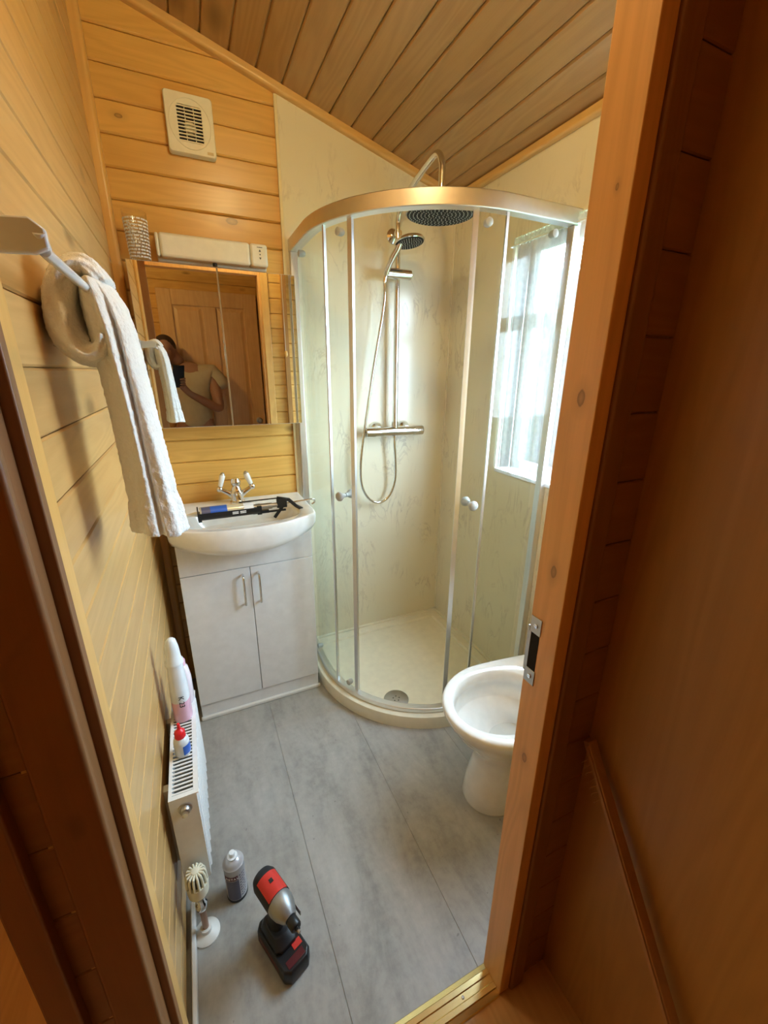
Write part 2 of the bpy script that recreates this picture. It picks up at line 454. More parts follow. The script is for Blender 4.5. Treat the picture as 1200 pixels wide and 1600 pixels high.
# trims
def quarter(p0, p1, a, b, size, name, mat):
    """moulding between two planes with unit directions a and b"""
    p0, p1, a, b = map(Vector, (p0, p1, a, b)); prof = [Vector((0, 0, 0)), a*size]
    for k in range(0, 6):
        t = k/5*PI/2
        prof.append(a*size*(.62+.38*math.cos(t)) + b*size*(.62+.38*math.sin(t)) if 0 < k < 5 else (a*size+b*size*.62 if k == 0 else a*size*.62+b*size))
    prof.append(b*size)
    mm = MB(); mm.loft([[p0+q for q in prof], [p1+q for q in prof]]); return struct(mm.build(name, mat, smooth=True, angle=30))
quarter((.0, 0, .0), (.0, 0, zc(0)-.002), (1, 0, 0), (0, -1, 0), .03, 'trim_1', m_trim)
quarter((.0, 0, zc(0)), (W, 0, zc(W)), (0, -1, 0), (0, 0, -1), .027, 'trim_2', m_trimx)
quarter((W, -.027, zc(W)), (W, -1.43, zc(W)), (0, 0, -1), (-1, 0, 0), .027, 'trim_3', m_trimy)
m = MB(); m.box(.597, .6085, -.010, -.0005, .05, zc(.6)-.03); struct(m.build('trim_4', plain('cream_trim', (.82, .70, .42), .4), bevel=.001))
m = MB(); m.box(W-.012, W-.0066, -.012, -.0066, .068, zc(W)-.03); struct(m.build('trim_5', m_offwhite))
m = MB(); m.box(.0125, .024, -1.428, -1.0, 0, .026); struct(m.build('baseboard_left', plain('white_bead', (.82, .80, .76), .4), bevel=.003))
# cladding panels in the shower corner
m = MB(); m.loft([[(x, y, z) for x, z in ((.609, .05), (W-.0005, .05), (W-.0005, zc(W)-.001), (.609, zc(.609)-.001))] for y in (-.0065, -.0005)])
tag(m.build('wall_panel', m_marble, bevel=.0008), 'cream marble-effect shower panel on the wall behind the riser rail', 'wall panel')
m = MB()
for (a, b, c, d) in [(-1.42, -.007, .05, WZ0), (-1.42, -.007, WZ1, zc(W)-.001), (WY1, -.007, WZ0, WZ1), (-1.42, WY0, WZ0, WZ1)]:
    m.box(W-.0065, W+.0055, a, b, c, d)
tag(m.build('wall_panel', m_marble), 'cream marble-effect shower panel around the net-curtained window', 'wall panel')

# ---------------------------------------------------------------- doorway to the bathroom
d1 = bpy.data.objects.new('door_1', None); col.objects.link(d1); d1['kind'] = 'structure'; d1.location = (.685, -1.46, 0)
DT = 2.04
m = MB(); m.box(.6854, .713, -1.4915, YB+.001, 0, DT); m.build('jamb', m_jamb, d1, bevel=.0015)
m = MB(); m.box(.0005, .051, -1.459, -1.444, 0, DT); m.build('jamb', m_arch, d1, bevel=.0015)  # unlit left jamb, shade given by the darker pine colour
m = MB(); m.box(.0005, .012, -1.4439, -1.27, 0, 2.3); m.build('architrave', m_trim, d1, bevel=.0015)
m = MB(); m.box(.0005, .041, -1.4865, -1.4591, 0, DT); m.build('jamb', m_arch, d1, bevel=.0015)  # same darkened colour for the shaded hall-facing part
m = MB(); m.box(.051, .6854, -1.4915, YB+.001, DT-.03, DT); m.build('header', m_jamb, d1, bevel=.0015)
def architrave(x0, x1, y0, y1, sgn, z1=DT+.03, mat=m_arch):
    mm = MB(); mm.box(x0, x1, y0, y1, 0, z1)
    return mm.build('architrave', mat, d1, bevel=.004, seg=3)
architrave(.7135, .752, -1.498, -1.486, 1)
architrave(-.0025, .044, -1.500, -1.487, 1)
architrave(.700, .748, YB-.001, YB+.010, 1, mat=m_trim)
m = MB(); m.box(-.058, -.028, -1.503, -1.484, 0, 2.44); m.build('corner_post', m_arch, d1, bevel=.003)
m = MB(); m.box(-.058, -.046, -1.4835, .299, 0, 2.44); m.build('corner_post', m_arch, d1)
# strike plate with its mortice
sx = .6852
pt = MB()
for (a, b, c, e) in [(-1.456, -1.432, .886, .916), (-1.456, -1.432, .990, 1.022), (-1.436, -1.430, .916, .990)]:
    pt.box(sx-.0018, sx, a, b, c, e)
pt.box(sx-.0018, sx+.001, -1.4315, -1.4275, .905, 1.0)
sp_ = pt.build('strike_plate', m_steel, d1, bevel=.0005); sp_['label'] = 'steel strike plate'
m = MB(); m.box(sx-.0006, sx, -1.454, -1.436, .916, .990); m.build('mortice', m_dark, sp_)
for z in (.901, 1.006):
    m = MB(); m.lathe([(.0045, 0), (.0045, .0012), (.0036, .0016)], (sx-.0018, -1.445, z), 14, 'x'); 
    for v_ in range(len(m.v)): m.v[v_] = (2*(sx-.0018)-m.v[v_][0], m.v[v_][1], m.v[v_][2])
    m.box(sx-.0039, sx-.0034, -1.448, -1.442, z-.0005, z+.0005)
    m.build('screw', m_chrome, sp_)
# brass threshold
m = MB()
prof = [(-1.495, 0), (-1.493, .004), (-1.482, .006), (-1.480, .0085), (-1.470, .0085), (-1.468, .0065), (-1.455, .0065), (-1.453, .0085), (-1.443, .0085), (-1.441, .006), (-1.431, .003), (-1.429, 0)]
prof = [(a, b+.0002) for a, b in prof]
m.prism(prof, .0625, .6850, 'yz')
th = tag(m.build('threshold_strip', m_brass), 'brass threshold strip across the bottom of the doorway', 'threshold')
for x in (.12, .39, .60):
    mm = MB(); mm.lathe([(.0035, .0064), (.0035, .0078), (.002, .0084)], (x, -1.4615, 0), 14); mm.build('screw', m_steel, th)

# ================================================================ WINDOW
win = bpy.data.objects.new('window_1', None); col.objects.link(win); win['kind'] = 'structure'; win.location = (W+.07, (WY0+WY1)/2, WZ0)
m = MB(); fx0, fx1 = W+.086, W+.108; fw = .038
m.box(fx0, fx1, WY0, WY1, WZ0, WZ0+fw); m.box(fx0, fx1, WY0, WY1, WZ1-fw, WZ1)
m.box(fx0, fx1, WY0, WY0+fw, WZ0+fw, WZ1-fw); m.box(fx0, fx1, WY1-fw, WY1, WZ0+fw, WZ1-fw)
m.box(fx0, fx1, WY0+fw, WY1-fw, 1.60, 1.655); m.box(fx0, fx1, -1.055, -1.02, WZ0+fw, WZ1-fw)
m.build('window_frame', m_white_gloss, win, bevel=.003)
m = MB(); m.box(W+.096, W+.101, WY0+fw, WY1-fw, WZ0+fw, 1.60); m.build('window_pane', m_wglass, win)
m = MB(); m.box(W+.096, W+.101, WY0+fw, WY1-fw, 1.655, WZ1-fw); m.build('window_pane', m_wglass, win)
m = MB(); m.box(W-.012, fx0, WY0, WY1, WZ0-.012, WZ0+.004); m.build('window_sill', m_white_gloss, win, bevel=.002)
# net curtain
CY0 = -1.40
m = MB(); ny, nz = 380, 26; rings = []
random.seed(3); ph = [random.uniform(0, 6) for _ in range(6)]
def fold(y, z):
    k = (WZ1-z)/(WZ1-WZ0)
    return .0085*math.sin(y*118+ph[0]+.5*math.sin(z*3))+.006*math.sin(y*63+ph[1]+k*.8)+.003*math.sin(y*210+ph[2])
for i in range(nz+1):
    z = WZ1-.035-(WZ1-.035-(WZ0+.012))*i/nz
    row = []
    for j in range(ny+1):
        y = CY0+(WY1-CY0-.01)*j/ny
        amp = .35+.65*min(1, i/5)
        zz = z + (.004*math.sin(y*150) if i == nz else 0)
        row.append((W-.024+.0+amp*fold(y, z)*.8, y, zz))
    rings.append(row)
m.loft(rings, closed=False)
# scalloped heading frill above the wire
fr = []
for i in range(4):
    z = WZ1-.035+i*.009; fr.append([(W-.022+.005*math.sin(j*1.9+i)+.0, CY0+(WY1-CY0-.01)*j/ny, z+.003*math.sin(j*.9)) for j in range(ny+1)])
m.loft(fr, closed=False)
nc = tag(m.build('net_curtain', m_net, smooth=True, angle=180), 'white net curtain gathered across the window inside the shower', 'curtain')
m = MB(); m.cyl((W-.026, WY0-.005, WZ1-.032), (W-.026, WY1+.005, WZ1-.032), .0025, n=10)
m.cyl((W-.026, WY1+.005, WZ1-.032), (W-.005, WY1+.005, WZ1-.032), .003, n=10); m.cyl((W-.026, WY0-.005, WZ1-.032), (W-.005, WY0-.005, WZ1-.032), .003, n=10)
m.build('curtain_wire', m_white, nc)

# outside: lawn, neighbouring lodge and a hedge
m = MB(); m.box(W+.2, 30, -16, 14, -.65, -.6); struct(m.build('ground', m_grass))
lo = thing('lodge', 'dark neighbouring lodge with a pitched roof beyond the window', 'building', (9.0, 5.6, -.6))
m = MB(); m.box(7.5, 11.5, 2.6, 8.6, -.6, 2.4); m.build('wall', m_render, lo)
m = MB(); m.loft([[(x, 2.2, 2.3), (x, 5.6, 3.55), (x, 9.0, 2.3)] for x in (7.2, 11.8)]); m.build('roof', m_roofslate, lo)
fe = thing('garden_fence', 'dark timber fence outside the window', 'fence', (3.3, 1.6, -.6))
for k in range(5):
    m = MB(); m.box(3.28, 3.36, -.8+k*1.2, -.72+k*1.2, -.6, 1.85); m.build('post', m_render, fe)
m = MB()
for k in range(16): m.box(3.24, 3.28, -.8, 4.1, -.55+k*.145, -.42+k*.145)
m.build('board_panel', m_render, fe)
random.seed(5)
m = MB()
for k in range(2600):
    c = Vector((5.2+random.uniform(-.4, .4), random.uniform(.5, 6.0), random.uniform(-.6, 2.55)))
    a = Vector((random.uniform(-1, 1), random.uniform(-1, 1), random.uniform(-1, 1))).normalized()
    b = a.cross(Vector((random.uniform(-1, 1), random.uniform(-1, 1), random.uniform(-1, 1)))).normalized()
    s_ = random.uniform(.05, .1)
    m.add([c-a*s_, c+b*s_*.5, c+a*s_, c-b*s_*.5], [(0, 1, 2, 3)])
m.box(5.1, 5.3, .5, 6.0, -.6, 2.3)
tag(m.build('hedge', m_leaf), 'leafy green hedge outside the window', 'hedge')

# ================================================================ SHOWER
# path of the quadrant enclosure, offset inward by o
def quad(o, x0=.623, y0=-.745, r=.50, n=28, xe=W-.0066, ys=-.0066):
    x0 += o; y0 += o; r -= 0; r_ = r-o
    cx, cy = x0+r_, y0+r_
    pts = [(x0, ys)]
    k = 8
    for i in range(1, k): pts.append((x0, ys+(cy-ys)*i/k))
    for i in range(n+1):
        a = PI+PI/2*i/n; pts.append((cx+r_*math.cos(a), cy+r_*math.sin(a)))
    for i in range(1, k+1): pts.append((cx+(xe-cx)*i/k, y0))
    return pts
def strip(mb, o0, o1, z0, z1, t0=0., t1=1.):
    """closed wall following the quadrant between offsets o0,o1, from path fraction t0 to t1"""
    A, B = resamp(quad(o0), t0, t1), resamp(quad(o1), t0, t1)
    mb.loft([[(a[0], a[1], z0), (b[0], b[1], z0), (b[0], b[1], z1), (a[0], a[1], z1)] for a, b in zip(A, B)])
def resamp(p, t0, t1, n=60):
    L_ = [0]
    for a, b in zip(p, p[1:]): L_.append(L_[-1]+math.hypot(b[0]-a[0], b[1]-a[1]))
    out = []
    for i in range(n+1):
        s_ = (t0+(t1-t0)*i/n)*L_[-1]; j = 0
        while j < len(L_)-2 and L_[j+1] < s_: j += 1
        q = (s_-L_[j])/(L_[j+1]-L_[j]); out.append((p[j][0]+(p[j+1][0]-p[j][0])*q, p[j][1]+(p[j+1][1]-p[j][1])*q))
    return out
TH = .058
tr = thing('shower_tray', 'cream quadrant shower tray in the corner', 'shower tray', (1.0, -.4, 0))
m = MB()
o_ = [(x, y) for x, y in quad(-.026, ys=-.0005, xe=W-.001)]; o_.append((W-.001, -.0005))
i_ = [(x, y) for x, y in quad(.035, ys=-.06, xe=W-.058)]; i_.append((W-.058, -.06))
def sh(p, f, c=(1.02, -.36)): return [(c[0]+(x-c[0])*f, c[1]+(y-c[1])*f) for x, y in p]
rings = [[(x, y, 0) for x, y in sh(o_, .997)], [(x, y, TH-.006) for x, y in o_], [(x, y, TH) for x, y in sh(o_, .994)],
         [(x, y, TH) for x, y in i_], [(x, y, TH-.004) for x, y in sh(i_, .990)], [(x, y, TH-.012) for x, y in sh(i_, .984)],
         [(x, y, TH-.013) for x, y in sh(i_, .9)], [(x, y, TH-.016) for x, y in sh(i_, .5)], [(x, y, TH-.018) for x, y in sh(i_, .02)]]
m.loft(rings); m.box(.62, W-.0066, -.02, -.0066, TH-.001, TH+.010); m.box(W-.02, W-.0066, -.74, -.0066, TH-.001, TH+.010)
m.build('tray', m_offwhite, tr, smooth=True, angle=50)
m = MB(); m.lathe([(.055, TH-.019), (.055, TH-.010), (.052, TH-.0085), (.0, TH-.0075)], (.858, -.572, 0), 40)
wst = m.build('waste_cover', m_steel, tr, smooth=True)
m = MB()
for k in range(5):
    a = k*2*PI/5; m.ell((.858+.014*math.cos(a), -.572+.014*math.sin(a), TH-.0072), .003, .003, .001, 8, 4)
m.build('drain_hole', m_dark, wst)

en = thing('shower_enclosure', 'curved glass quadrant shower enclosure with brushed metal rails and open doors', 'shower enclosure', (.9, -.6, TH))
m = MB(); strip(m, -.004, .034, 1.876, 1.922); m.build('top_rail', m_alu, en, bevel=.003, angle=30)
m = MB(); strip(m, 0, .030, TH+.0005, TH+.022); m.build('bottom_rail', m_alu, en, bevel=.003, angle=30)
m = MB(); m.box(.621, .650, -.032, -.0068, TH+.021, 1.876); m.build('wall_profile', m_alu, en, bevel=.002)
m = MB(); m.box(W-.032, W-.0068, -.745, -.716, TH+.021, 1.876); m.build('wall_profile', m_alu, en, bevel=.002)
# total path length ~ .245+.785+.27 = 1.30 ; fractions
PT = .2384+.7854+.2744
def fr_(s_): return s_/PT
GZ0, GZ1 = TH+.021, 1.885
def gpanel(nm, o, s0, s1, lead):
    mm = MB(); strip(mm, o, o+.005, GZ0, GZ1, fr_(s0), fr_(s1)); g = mm.build(nm, m_glass, en, smooth=True, angle=30)
    return g
fl = gpanel('fixed_panel', .006, .02, .385, 1)
m = MB(); strip(m, .003, .014, GZ0, GZ1, fr_(.381), fr_(.389)); m.build('edge_strip', m_alu, fl)
frp = gpanel('fixed_panel', .006, 1.01, 1.28, 1)
m = MB(); strip(m, .003, .014, GZ0, GZ1, fr_(1.004), fr_(1.013)); m.build('edge_strip', m_alu, frp)
def gdoor(s0, s1, lead):
    g = gpanel('glass_door', .020, s0, s1, 1)
    mm = MB(); strip(mm, .016, .029, GZ0, GZ1, fr_(lead-.009), fr_(lead+.009)); mm.build('edge_strip', m_alu, g)
    hs = lead-.05 if lead == s1 else lead+.05
    p = resamp(quad(.0225), fr_(hs), fr_(hs+.002), 1)
    t_ = Vector((p[1][0]-p[0][0], p[1][1]-p[0][1], 0)).normalized(); nn = Vector((t_.y, -t_.x, 0))
    if nn.dot(Vector((-1, -1, 0))) < 0: nn = -nn
    c = Vector((p[0][0], p[0][1], .975))
    mm = MB()
    for s_ in (1, -1):
        q = [(.0045, .0085), (.014, .010), (.020, .0145), (.030, .0185), (.036, .0165), (.040, .010), (.0415, .002)]
        mm.tube([c+nn*s_*(.002)]+[c+nn*s_*a for a, _ in q], [.0085]+[b for _, b in q], 20)
    mm.build('knob', m_greyp, g, smooth=True)
    for ss in (s0+.04, s1-.04):
        for z in (GZ0+.03, GZ1-.04):
            p = resamp(quad(.010), fr_(ss), fr_(ss+.002), 1); c = Vector((p[0][0], p[0][1], z))
            t2 = Vector((p[1][0]-p[0][0], p[1][1]-p[0][1], 0)).normalized(); n2 = Vector((t2.y, -t2.x, 0))
            mm = MB(); mm.tube([c-n2*.018, c-n2*.010, c+n2*.006, c+n2*.010], [.008, .012, .012, .006], 18); mm.build('roller', m_greyp, g, smooth=True)
    return g
gdoor(.10, .50, .50)
gdoor(.905, 1.24, .905)

# shower rail set
RX, RY = 1.081, -.058
ss = thing('shower_set', 'chrome thermostatic shower with riser rail, round rain head and hand shower', 'shower', (RX, -.0066, 1.155))
m = MB(); m.cyl((.939, RY, 1.153), (1.223, RY, 1.153), .0225, n=32)
vb = m.build('mixer_bar', m_chrome, ss, bevel=.003)
for x in (.925, 1.181):
    m = MB(); m.cyl((x, RY, 1.153), (x+.052, RY, 1.153), .0245, n=36)
    k = m.build('control_knob', m_chrome, vb, bevel=.003)
for x in (1.0, 1.15):
    m = MB(); m.lathe([(.033, 0), (.033, .004), (.026, .016), (.017, .026), (.014, .034), (.014, .045)], (x, -.0068, 1.165), 32, 'y'); m.build('wall_flange', m_chrome, ss, smooth=True)
m = MB(); m.tube(smoothpath([(RX, RY, 1.17), (RX, RY, 1.5), (RX, RY, 1.95), (RX, RY, 2.035), (RX, RY-.04, 2.085), (RX, -.20, 2.120), (RX, -.31, 2.147), (RX, -.365, 2.150), (RX, -.395, 2.115), (RX, -.40, 2.06), (RX, -.40, 1.985)], 8), .0115, 20)
m.build('riser_pipe', m_chrome, ss, smooth=True)
m = MB(); m.cyl((RX, RY, 1.165), (RX, RY, 1.20), .0155, n=24); m.build('pipe_nut', m_chrome, ss, bevel=.001)
m = MB(); m.cyl((RX, RY, 1.135), (RX, RY, 1.12), .011, n=20); m.build('pipe_nut', m_chrome, ss, bevel=.001)
m = MB(); m.lathe([(.030, 0), (.030, .006), (.020, .014), (.011, .018), (.011, .045), (.015, .047), (.015, .060)], (RX, -.0068, 1.985), 32, 'y'); m.build('wall_bracket', m_chrome, ss, smooth=True)
m = MB(); hc = (RX, -.40, 1.962)
m.lathe([(.002, .024), (.016, .024), (.018, .012), (.118, .0085), (.125, .004), (.125, -.001), (.122, -.003), (.002, -.003)], hc, 56); hd = m.build('rain_head', m_chrome, ss, smooth=True)
m = MB(); m.lathe([(.119, -.0032), (.119, -.0045), (.001, -.0045)], hc, 48); m.build('spray_plate', m_rubber, hd)
m = MB()
for ring in range(1, 9):
    R_ = ring*.0138; nn_ = int(6*ring)
    for k in range(nn_):
        a = 2*PI*k/nn_+ring*.3; m.cyl((hc[0]+R_*math.cos(a), hc[1]+R_*math.sin(a), hc[2]-.0043), (hc[0]+R_*math.cos(a), hc[1]+R_*math.sin(a), hc[2]-.0075), .0024, .0014, 6)
m.build('nozzles', m_greyp, hd)
# slider + hand shower + hose
m = MB(); m.cyl((RX-.062, RY-.012, 1.83), (RX+.058, RY-.012, 1.83), .021, n=28); m.cyl((RX, RY, 1.808), (RX, RY, 1.852), .0165, n=24)
m.build('slider', m_chrome, ss, bevel=.002)
hx = RX-.066; hp = Vector((hx, RY-.030, 1.825))
fc = Vector((RX+.005, -.155, 1.935))
m = MB(); m.tube(smoothpath([hp+Vector((-.008, .004, -.035)), hp, hp+Vector((.012, -.022, .045)), hp+Vector((.030, -.045, .085)), fc+Vector((-.035, .012, .004))], 6), [.009]*6+[.0115]*6+[.013]*6+[.014]*7, 18)
hs_ = m.build('hand_shower', m_chrome, ss, smooth=True)
nz_ = Vector((.08, -.16, -1)).normalized(); ua = nz_.cross(Vector((0, 1, 0))).normalized(); va = nz_.cross(ua)
def disc(mb, c, prof, n=36):
    mb.loft([[c+nz_*h+(ua*math.cos(2*PI*j/n)+va*math.sin(2*PI*j/n))*r for j in range(n)] for r, h in prof])
m = MB(); disc(m, fc, [(.012, -.020), (.036, -.015), (.059, -.006), (.063, 0), (.063, .005), (.060, .008)]); m.build('spray_head', m_chrome, hs_, smooth=True)
m = MB(); disc(m, fc, [(.058, .0078), (.058, .0092), (.001, .0095)]); m.build('spray_face', m_rubber, hs_)
m = MB()
for ring in range(1, 6):
    for k in range(6*ring):
        a = 2*PI*k/(6*ring); c = fc+nz_*.009+(ua*math.cos(a)+va*math.sin(a))*ring*.0098; m.tube([c, c+nz_*.003], [.0019, .001], 6)
m.build('nozzles', m_greyp, hs_)
hpts = smoothpath([hp+Vector((-.008, .004, -.035)), (1.005, -.085, 1.70), (.965, -.07, 1.45), (.925, -.062, 1.2), (.903, -.055, 1.02), (.908, -.05, .90), (.945, -.05, .825), (1.0, -.05, .797), (1.055, -.05, .822), (1.088, -.052, .90), (1.088, -.056, 1.0), (RX, -.058, 1.08), (RX, RY, 1.122)], 16)
m = MB(); rr = [.0068 if i % 2 else .0060 for i in range(len(hpts))]; m.tube(hpts, rr, 12); m.build('hose', m_chrome, ss, smooth=True, angle=60)

# ================================================================ VANITY
V0, V1, VY = .0677, .5816, -.2985
va_ = thing('vanity_unit', 'white gloss two-door vanity unit under the basin', 'cabinet', ((V0+V1)/2, -.15, 0))
m = MB(); m.box(V0, V1, -.281, -.012, .0735, .815); m.build('carcass', m_white_gloss, va_, bevel=.001)
m = MB(); m.box(V0+.001, V1-.001, VY+.006, -.012, 0, .0735-.002); m.build('plinth', m_white_gloss, va_, bevel=.001)
m = MB(); m.box(V0, V1, VY, -.2815, .6800, .820); m.build('fascia', m_white_gloss, va_, bevel=.0015)
m = MB(); m.box(V0-.004, V1+.006, VY-.008, VY+.006, 0, .016); bt = m.build('base_trim', m_caulk, va_, bevel=.004, seg=3)
xm_ = .3235
for (a, b, hx_) in ((V0, xm_-.0012, xm_-.031), (xm_+.0012, V1, xm_+.030)):
    m = MB(); m.box(a, b, VY, -.2815, .0745, .6775); dd = m.build('door', m_white_gloss, va_, bevel=.0015)
    m = MB(); z0, z1 = .520, .650
    m.tube(smoothpath([(hx_, VY, z0), (hx_, VY-.018, z0+.001), (hx_, VY-.026, z0+.012), (hx_, VY-.028, (z0+z1)/2), (hx_, VY-.026, z1-.012), (hx_, VY-.018, z1-.001), (hx_, VY, z1)], 6), .0048, 12)
    m.build('handle', m_chrome, dd, smooth=True)

# basin
BX, BZ = .3235, .888
def bout(t):   # outer outline, t in 0..1 anticlockwise from back-right
    pass
def outline(hw, yback, ycorner, bulge, n=64, rc=.03):
    P = []
    nf = n//2
    for i in range(nf+1):            # front from left to right
        u_ = -1+2*i/nf; e = 1-abs(u_)**2.4
        P.append((BX+hw*u_*(1-.02*(abs(u_) > .98)), ycorner-bulge*e))
    # right side, back, left side
    for i in range(1, 9): P.append((BX+hw, ycorner+(yback-ycorner)*i/8))
    for i in range(1, 16): P.append((BX+hw-2*hw*i/16, yback))
    for i in range(0, 8): P.append((BX-hw, yback+(ycorner-yback)*i/8))
    return P
def inner(P, cx, cy, rx, ry, f):
    out = []
    for (x, y) in P:
        a = math.atan2((y-cy)/ry, (x-cx)/rx); c_, s_ = math.cos(a), math.sin(a)
        e = 1/(abs(c_)**3+abs(s_)**3)**(1/3)
        out.append((cx+rx*f*c_*e, cy+ry*f*s_*e))
    return out
O0 = outline(.276, -.0135, -.338, .088)
def shr(P, f, fy=None, cy=-.19): fy = fy or f; return [(BX+(x-BX)*f, cy+(y-cy)*fy) for x, y in P]
bs = thing('wash_basin', 'white ceramic bow-front basin on top of the vanity unit', 'basin', (BX, -.2, .82))
m = MB(); r_ = []
def belly(P, base, drop):
    o = []
    for (x, y) in P:
        k = max(0, 1-((x-BX)/.276)**2)*max(0, min(1, (-y-.20)/.15)); o.append((x, y, base-drop*k))
    return o
r_.append([(x, min(y, -.0135), z) for x, y, z in belly(shr(O0, .80, .62), .8205, .02)])
r_.append([(x, y, z) for x, y, z in belly(shr(O0, .90, .80), .8205, .045)])
r_.append(belly(shr(O0, .965, .92), .828, .046))
r_.append(belly(shr(O0, .993, .985), .848, .040))
r_.append(belly(O0, .872, .018))
r_.append([(x, y, .884) for x, y in shr(O0, .999)])
r_.append([(x, y, BZ) for x, y in shr(O0, .988)])
r_.append([(x, y, BZ-.0005) for x, y in shr(O0, .965)])
ic, iy = (BX, -.245), .0
for f, z in ((1.06, BZ-.0015), (1.0, BZ-.007), (.96, BZ-.025), (.90, BZ-.055), (.80, BZ-.085), (.62, BZ-.108), (.35, BZ-.118), (.05, BZ-.120)):
    r_.append([(x, y, z) for x, y in inner(O0, ic[0], ic[1], .215, .128, f)])
for ring in r_:
    for k, q in enumerate(ring):
        if q[1] > -.0135: ring[k] = (q[0], -.0135, q[2])
m.loft(r_); m.build('bowl', m_ceramic, bs, smooth=True, angle=60)
m = MB(); m.lathe([(.022, BZ-.1195), (.022, BZ-.117), (.018, BZ-.1155), (.001, BZ-.1155)], (BX, -.245, 0), 28); m.build('waste', m_chrome, bs, smooth=True)
# tap
tp = thing('basin_tap', 'chrome monobloc tap with two white lever handles on the basin', 'tap', (.322, -.075, BZ))
TX, TY = .322, -.075
m = MB(); m.lathe([(.031, 0), (.031, .005), (.025, .012), (.027, .032), (.030, .045), (.021, .060), (.016, .072), (.020, .080), (.021, .094), (.015, .106), (.001, .110)], (TX, TY, BZ), 32)
tb = m.build('tap_body', m_chrome, tp, smooth=True)
m = MB(); m.tube(smoothpath([(TX, TY, BZ+.038), (TX, TY-.035, BZ+.044), (TX, TY-.07, BZ+.045), (TX, TY-.098, BZ+.032), (TX, TY-.104, BZ+.015)], 6), [.014]*6+[.0125]*6+[.011]*6+[.0105]*7, 20); m.build('spout', m_chrome, tp, smooth=True)
for s_ in (-1, 1):
    m = MB(); p1 = Vector((TX+s_*.066, TY+.003, BZ+.064))
    m.tube([(TX+s_*.012, TY, BZ+.03), (TX+s_*.034, TY, BZ+.044), p1], [.016, .011, .009], 18); m.ell(p1, .014, .014, .014, 16, 8)
    lv = m.build('lever_stem', m_chrome, tp, smooth=True)
    dv = Vector((-s_*.35 if s_ > 0 else .30, .10, 1)).normalized()
    m = MB(); m.tube([p1+dv*.010, p1+dv*.016, p1+dv*.056, p1+dv*.060], [.008, .0098, .0125, .011], 18); m.build('lever_grip', m_ceramic, tp, smooth=True)
    m = MB(); m.tube([p1+dv*.060, p1+dv*.065, p1+dv*.071], [.010, .009, .004], 14); m.build('lever_cap', m_steel, tp, smooth=True)
# smear of old sealant behind the tap
# sealant gun
gn = thing('sealant_gun', 'black sealant gun with a blue-labelled cartridge lying across the basin', 'sealant gun', (.165, -.262, BZ+.026))
A = Vector((.160, -.268, .9145)); B_ = Vector((.520, -.262, .913)); ax = (B_-A).normalized()
side = Vector((0, 0, 1)).cross(ax).normalized(); upg = ax.cross(side)
def G(a, b, c): return A+ax*a+side*b+upg*c
def obx(mb, a0, a1, b0, b1, c0, c1):
    mb.obox(G((a0+a1)/2, (b0+b1)/2, (c0+c1)/2), ax, side, upg, a1-a0, b1-b0, c1-c0)
m = MB()
# half-round cradle
n_ = 14; rr_ = .0265
for k in range(2):
    pass
ringA = []
for a_ in (0.0, .225):
    o = [G(a_, rr_*math.cos(t_), rr_*math.sin(t_)) for t_ in [math.radians(166+164*i/n_) for i in range(n_+1)]]
    o += [G(a_, (rr_-.0015)*math.cos(t_), (rr_-.0015)*math.sin(t_)) for t_ in [math.radians(330-164*i/n_) for i in range(n_+1)]]
    ringA.append(o)
m.loft(ringA)
m.tube([G(-.001, 0, 0), G(.004, 0, 0), G(.004, 0, 0)], [.0275, .0275, .0275], 28)
obx(m, .0, .012, -.027, .027, -.026, -.0)
obx(m, .20, .262, -.006, .006, -.027, -.015)
obx(m, .215, .232, -.020, .020, -.026, .008)
obx(m, .225, .33, -.004, .004, -.027, -.020)
obx(m, .15, .31, -.004, .004, .0265, .0300)
gcr = m.build('cradle', m_black, gn, bevel=.001)
m = MB()
for a0 in (.118, .145):
    m.tube([G(a0, 0, 0), G(a0+.022, 0, 0)], .001, 4)
m = MB()
for a0 in (.122, .150):
    m.loft([[G(a_, q*math.cos(t_), q*math.sin(t_)) for q in (.0264, .0269) for t_ in ((math.radians(200), math.radians(178)) if q < .0266 else (math.radians(178), math.radians(200)))] for a_ in (a0, a0+.022)])
m.build('white_lettering', m_wink, gcr)
m = MB(); m.tube([G(.008, 0, 0), G(.010, 0, 0), G(.20, 0, 0), G(.201, 0, 0)], [.022, .0238, .0238, .022], 32); ct = m.build('cartridge', m_gold, gn, smooth=True)
m = MB(); m.tube([G(.045, 0, 0), G(.105, 0, 0)], .0242, 32); m.build('blue_label', m_blue, ct, smooth=True)
m = MB(); m.tube([G(.014, 0, 0), G(.045, 0, 0)], .0243, 32); m.build('dark_label', m_navy, ct, smooth=True)
m = MB(); m.tube([G(.165, 0, 0), G(.202, 0, 0)], .0243, 32); m.build('white_band', m_wink, ct, smooth=True)
m = MB(); m.tube([G(.006, 0, 0), G(-.004, 0, 0), G(-.010, 0, 0), G(-.058, 0, -.004)], [.012, .0095, .0085, .0035], 20); m.build('nozzle', m_white, gn, smooth=True)
m = MB(); m.tube([G(.20, 0, 0), G(.275, 0, 0)], .0125, 18); m.tube([G(.27, 0, 0), G(.30, 0, .001)], .009, 18); m.build('barrel_sleeve', m_steel, gn, smooth=True)
m = MB(); m.tube(smoothpath([G(.28, 0, .002), G(.36, 0, .004), G(.40, 0, .006), G(.435, 0, .008), G(.452, .003, .004), G(.452, .006, -.010), G(.440, .006, -.016)], 6), .0032, 10); m.build('plunger_rod', m_chrome, gn, smooth=True)
